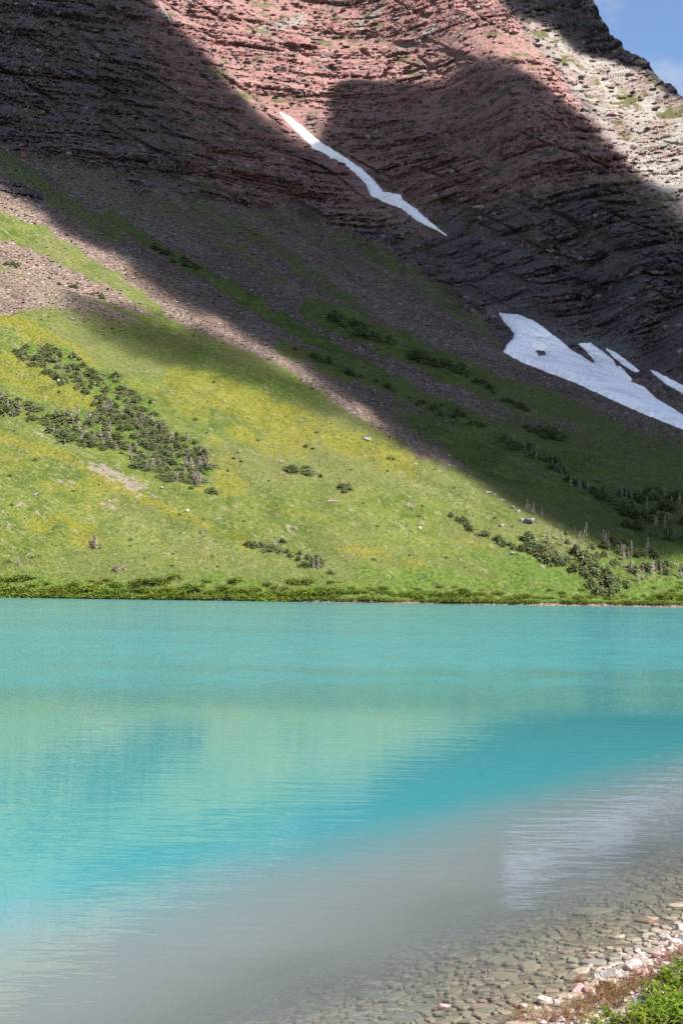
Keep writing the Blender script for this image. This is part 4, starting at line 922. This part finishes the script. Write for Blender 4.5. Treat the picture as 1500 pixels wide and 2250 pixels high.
# ------------------------------------------------------------------ boulders of the slope
M_BW = mat_simple('pale_boulder', (0.18, 0.155, 0.145), (0.27, 0.24, 0.225), 0.8, 0.95, 0.5, 0.2)
M_BR = mat_simple('red_boulder', (0.13, 0.060, 0.055), (0.20, 0.11, 0.10), 0.8, 0.95, 0.5, 0.2)
M_BG = mat_simple('grey_boulder', (0.12, 0.105, 0.11), (0.20, 0.18, 0.18), 0.8, 0.95, 0.5, 0.2)
FAR = [(1161, 1141, 34, 16, M_BG, 'largest grey boulder on the crest of the sunlit meadow'), (1146, 1140, 14, 9, M_BW, 'pale rock touching the left side of the grey crest boulder'),
 (1073, 1078, 18, 8, M_BW, 'white rock at the top of the chain along the meadow crest'), (1086, 1083, 13, 7, M_BW, 'second white rock of the chain along the meadow crest'),
 (1104, 1096, 14, 7, M_BW, 'middle white rock of the chain along the meadow crest'), (1125, 1112, 15, 8, M_BW, 'pinkish rock of the chain just above the boulder'), (1138, 1121, 13, 7, M_BW, 'lowest white rock of the chain along the meadow crest'),
 (1101, 1152, 20, 6, M_BW, 'flat pale rock in the grass below the crest chain'), (1125, 1216, 14, 9, M_BW, 'white rock near the tree row at the right end of the meadow'), (921, 1158, 13, 9, M_BW, 'lone white rock on the lower meadow right of centre'),
 (806, 963, 20, 9, M_BG, 'grey rock at the shadow edge in the yellow grass'), (412, 1119, 13, 7, M_BW, 'white rock above the yellow strip left of centre'), (357, 1071, 10, 6, M_BW, 'small white rock right of the bare patch'), (130, 840, 14, 8, M_BW, 'white rock between the arms of the thicket'),
 (240, 1100, 8, 5, M_BW, 'tiny white rock on the left meadow'), (80, 1085, 13, 7, M_BW, 'pale rock on the far left meadow'), (1373, 909, 14, 8, M_BG, 'pale grey slab on the talus under the big snowfield'), (1394, 931, 10, 4, M_BG, 'small flat slab below the talus slab under the snowfield'),
 (52, 336, 16, 20, M_BR, 'upright pinkish slab at the foot of the left cliff'), (171, 486, 14, 10, M_BR, 'red boulder alone on the shaded talus at left'), (130, 620, 16, 9, M_BR, 'reddish boulder in the left sunlit scree patch'), (196, 640, 14, 8, M_BR, 'smaller reddish boulder at the end of the scree patch'), (214, 639, 20, 9, M_BR, 'broad reddish boulder at the end of the scree patch'),
 (570, 783, 12, 6, M_BG, 'dark rock at the edge of the pink scree strip'), (1185, 776, 26, 14, M_BG, 'dark rock melting out of the large snowfield'), (1310, 1057, 20, 6, M_BG, 'fallen grey slab in the shaded hollow'), (985, 1000, 12, 6, M_BG, 'grey rock in the dark scree at the shadow edge'),
 (1403, 1095, 16, 9, M_BW, 'white dead stump like rock in the shaded grove'), (440, 95 + 398, 12, 6, M_BG, 'flat stone high on the shaded talus')]
for k, (u, v, wp, hp, mt, lb) in enumerate(FAR):
    g = at(u, v + hp * .4); wd, hh = .8 * wp * g[1] / FPX, .75 * hp * g[1] / FPX
    me = rock_data('boulder', 500 + k, (wd * 1.1, wd * .8, hh * 1.3), mt, 15)
    tag(obj_of('boulder', me, (g[0], g[1], g[2] + hh * .35), (random.uniform(-.15, .15), random.uniform(-.1, .25), random.uniform(-.6, .6))), lb, 'boulder', 'boulders of the far slope')
# fallen bleached tree in mid meadow
mb = MB(); mb.tube([(-2.0, 0, .25), (0, 0, .5), (2.2, 0, .35)], [.22, .18, .07], 6); br = MB()
for k in range(16):
    x = random.uniform(-1.8, 2.0); br.tube([(x, 0, .45), (x + random.uniform(-.5, .5), random.uniform(-.5, .5), random.uniform(.9, 1.9))], [.07, .02], 4)
e = empty('fallen_tree', at(731, 1104)); mb.build('trunk', M_DEAD, e); br.build('branches', M_DEAD, e); tag(e, 'white bleached fallen tree lying in mid meadow', 'fallen tree')
# waterfall at the top of the red cliff
mb = MB()
for pts, wpx in [([(349, 6), (354, 14), (357, 24), (362, 34), (364, 44)], 3.0), ([(358, 24), (366, 34), (370, 46), (374, 56)], 3.4), ([(352, 20), (356, 32), (360, 46)], 1.6)]:
    for side in (0,):
        q = [at(u, v) + np.array([.5, -2.2, .6]) for u, v in pts]; mb.tube(q, [wpx * .28 * q[0][1] / FPX] * len(q), 6)
M_FALL = mat_simple('falling_water', (0.42, 0.40, 0.40), (0.62, 0.60, 0.60), 0.6, 0.4, 0.5, 0.3)
tag(mb.build('waterfall', M_FALL, smooth=True), 'thin white waterfall at the top of the red cliff', 'waterfall')

# ------------------------------------------------------------------ loose stones and grass tufts: uncountable
def scatter(n, dens, seed, vmin=-10, vmax=1325):
    r = np.random.default_rng(seed); out_u, out_v = [], []
    u = r.uniform(-60, 1560, n * 6); v = r.uniform(vmin, vmax, n * 6)
    k = r.uniform(0, 1, n * 6) < np.clip(dens(u, v), 0, 1); return u[k][:n], v[k][:n], r
def look(G): return lambda u, v: sample(G[..., None], u, v)[:, 0]
LG, LRK, LSN = look(cover_g), look(rockm), look(snowm)
OCT = np.array([[1, 0, 0], [-1, 0, 0], [0, 1, 0], [0, -1, 0], [0, 0, .8], [0, 0, -.8]]); OF = np.array([(0, 2, 4), (2, 1, 4), (1, 3, 4), (3, 0, 4), (2, 0, 5), (1, 2, 5), (3, 1, 5), (0, 3, 5)])
def stones(name, mat, n, dens, seed, lo, hi, label):
    u, v, r = scatter(n, dens, seed); P = sample(GP, u, v); n = len(u)
    sz = (lo + (hi - lo) * r.uniform(0, 1, n) ** 5)[:, None, None] * P[:, None, 1:2] / 600.0
    q = OCT[None] * r.uniform(.55, 1.35, (n, 6, 1)) * np.stack([r.uniform(.8, 1.5, n), r.uniform(.6, 1.1, n), r.uniform(.4, .8, n)], -1)[:, None, :] * sz
    a = r.uniform(0, 6.28, n); ca, sa = np.cos(a)[:, None], np.sin(a)[:, None]
    q = np.stack([q[..., 0] * ca - q[..., 1] * sa, q[..., 0] * sa + q[..., 1] * ca, q[..., 2]], -1) + P[:, None, :] + np.array([0, -.1, .1])
    f = (OF[None] + 6 * np.arange(n)[:, None, None]).reshape(-1, 3)
    tag(link_mesh(name, q.reshape(-1, 3), f, mat, smooth=False), label, 'stones', kind='stuff')
def mat_rand(name, cols):
    t = NT(name); r = t.n('ShaderNodeNewGeometry').outputs['Random Per Island']; c = cols[0]
    for k, cc in enumerate(cols[1:]): c = t.mix(t.step(r, (k + .4) / (len(cols) - 1), (k + 1) / (len(cols) - 1)), c, cc)
    t.bsdf(c, .95, None, .1); return t.m
M_SCR = mat_rand('scree_stones', [(0.072, 0.048, 0.040), (0.112, 0.076, 0.063), (0.150, 0.116, 0.098), (0.24, 0.21, 0.185)])
stones('scree_stones', M_SCR, 16000, lambda u, v: (1 - LG(u, v)) * (1 - LRK(u, v)) * .9 * (v < 1120) * (1 - LSN(u, v)), 61, .17, 1.0, 'loose pink and grey stones covering the scree of the talus')
M_RUB = mat_rand('cliff_rubble', [(0.08, 0.05, 0.05), (0.13, 0.075, 0.07), (0.15, 0.12, 0.115), (0.27, 0.24, 0.23)])
stones('cliff_rubble', M_RUB, 9000, lambda u, v: LRK(u, v) * (1 - LSN(u, v)) * .8 * (v > pl(SKYL, u) + 12), 62, .35, 2.2, 'broken blocks and rubble lying on the ledges of the cliff')
M_STR = mat_rand('shore_stones', [(0.16, 0.11, 0.10), (0.26, 0.21, 0.195), (0.36, 0.32, 0.30)])
stones('shore_stones', M_STR, 2600, lambda u, v: ((v > SHV(u) - 3.5) & (v < SHV(u) + 1)) * 1.0, 63, .25, .9, 'narrow line of pale stones at the far water edge')
M_TUF = mat_rand('grass_tufts', [(0.040, 0.060, 0.009), (0.070, 0.088, 0.014), (0.092, 0.104, 0.022), (0.115, 0.115, 0.035)])
u, v, r = scatter(30000, lambda u, v: LG(u, v) * (1 - LRK(u, v)) * .9 * (v < SHV(u) - 6), 64, 420); P = sample(GP, u, v); n = len(u)
a = r.uniform(0, 6.28, n); w_ = r.uniform(.15, .5, n) * (.6 + P[:, 1] / 1400); h_ = r.uniform(.12, .45, n)
tri = []
for k in range(3):
    b = a + k * 2.1; c = a + (k + 1) * 2.1
    p0 = P + np.stack([np.cos(b) * w_, np.sin(b) * w_, -.1 + 0 * b], -1); p1 = P + np.stack([np.cos(c) * w_, np.sin(c) * w_, -.1 + 0 * b], -1); p2 = P + np.stack([.15 * np.cos(a), .15 * np.sin(a), h_], -1)
    tri.append(np.stack([p0, p1, p2], 1))
tri = np.stack(tri, 1).reshape(-1, 3)
tag(link_mesh('grass_tufts', tri, np.arange(len(tri)).reshape(-1, 3), M_TUF, smooth=False), 'tufts of grass and herbs covering the green slope', 'grass', kind='stuff')

# ------------------------------------------------------------------ unseen clouds, added and shaped to lay shade on the slope
def shade_cloud(poly_px, alt, od, soft, tmax, seed):
    P = sample(BASE_P, [p[0] for p in poly_px], [p[1] for p in poly_px])
    k = (alt - P[:, 2]) / TO_SUN[2]; Q = P[:, :2] + TO_SUN[None, :2] * k[:, None]
    lo, hi = Q.min(0) - 30, Q.max(0) + 30; st = 7.0
    gx, gy = np.meshgrid(np.arange(lo[0], hi[0], st), np.arange(lo[1], hi[1], st))
    d = sdist(gx, gy, [tuple(q) for q in Q]) + 26 * (fbm(gx / 45, gy / 45, gx * 0, 4, seed) - .5) + soft * .35
    fc = .25 * (d[:-1, :-1] + d[1:, :-1] + d[:-1, 1:] + d[1:, 1:]) > 0
    vi = np.zeros(d.shape, int); vb = np.zeros(d.shape, int)
    for a, b in ((0, 0), (1, 0), (0, 1), (1, 1)):
        vi[a:a + fc.shape[0], b:b + fc.shape[1]] += fc
    th = tmax * (1 - np.exp(-np.maximum(d, 0) / soft)); th = th * (.75 + .5 * fbm(gx / 80, gy / 80, gx * 0, 3, seed + 5))
    edge = (vi > 0) & (vi < 4); th[edge] = 0
    top = np.stack([gx, gy, alt + th * .6], -1).reshape(-1, 3); bot = np.stack([gx, gy, alt - th * .4], -1).reshape(-1, 3)
    idx = np.arange(d.size).reshape(d.shape); ib = idx + d.size; ib[edge] = idx[edge]
    q1 = np.stack([idx[:-1, :-1], idx[:-1, 1:], idx[1:, 1:], idx[1:, :-1]], -1)[fc]; q2 = np.stack([ib[:-1, :-1], ib[1:, :-1], ib[1:, 1:], ib[:-1, 1:]], -1)[fc]
    q = np.concatenate([q1, q2]); used, inv = np.unique(q.ravel(), return_inverse=True)
    t = NT('shade_cloud_vapour'); vol = t.n('ShaderNodeVolumePrincipled', {'Color': (1, 1, 1), 'Density': od / tmax, 'Anisotropy': .4}); t.t.links.new(vol.outputs[0], t.out.inputs['Volume'])
    o = link_mesh('shade_cloud', np.concatenate([top, bot])[used], inv.reshape(-1, 4), t.m); tag(o, kind='structure')
MAIN = [(-320, 240), (0, 415), (150, 503), (300, 598), (450, 688), (600, 768), (720, 848), (850, 945), (960, 1008), (1060, 1068), (1180, 1135), (1330, 1192), (1500, 1218), (1800, 1255), (1800, 620), (1600, 500), (1500, 452), (1400, 392), (1330, 322), (1270, 250), (1200, 190), (1130, 138), (1080, 128), (1020, 152), (960, 188), (900, 208), (830, 192), (770, 188), (742, 245), (722, 330), (700, 345), (650, 300), (600, 252), (540, 218), (480, 152), (420, 92), (360, 42), (318, -20), (270, -240), (-320, -215)]
shade_cloud(MAIN, 900.0, 5.0, 14.0, 90.0, 301)  # added out of view, outlined to fit the shaded band of the slope
shade_cloud([(1020, -250), (1112, 0), (1140, 46), (1170, 42), (1228, 62), (1262, 106), (1330, 124), (1400, 158), (1475, 206), (1540, 240), (1480, 195), (1380, 100), (1300, -20), (1200, -200)], 1100.0, 4.0, 12.0, 70.0, 311)  # second unseen one, added to keep sun off the peak
shade_cloud([(150, 640), (330, 690), (480, 730), (600, 785), (720, 865), (850, 950), (960, 1015), (860, 985), (740, 930), (600, 872), (480, 830), (350, 790), (210, 725)], 820.0, 2.4, 20.0, 40.0, 321)  # thin unseen one, added for half shade over the green hollow
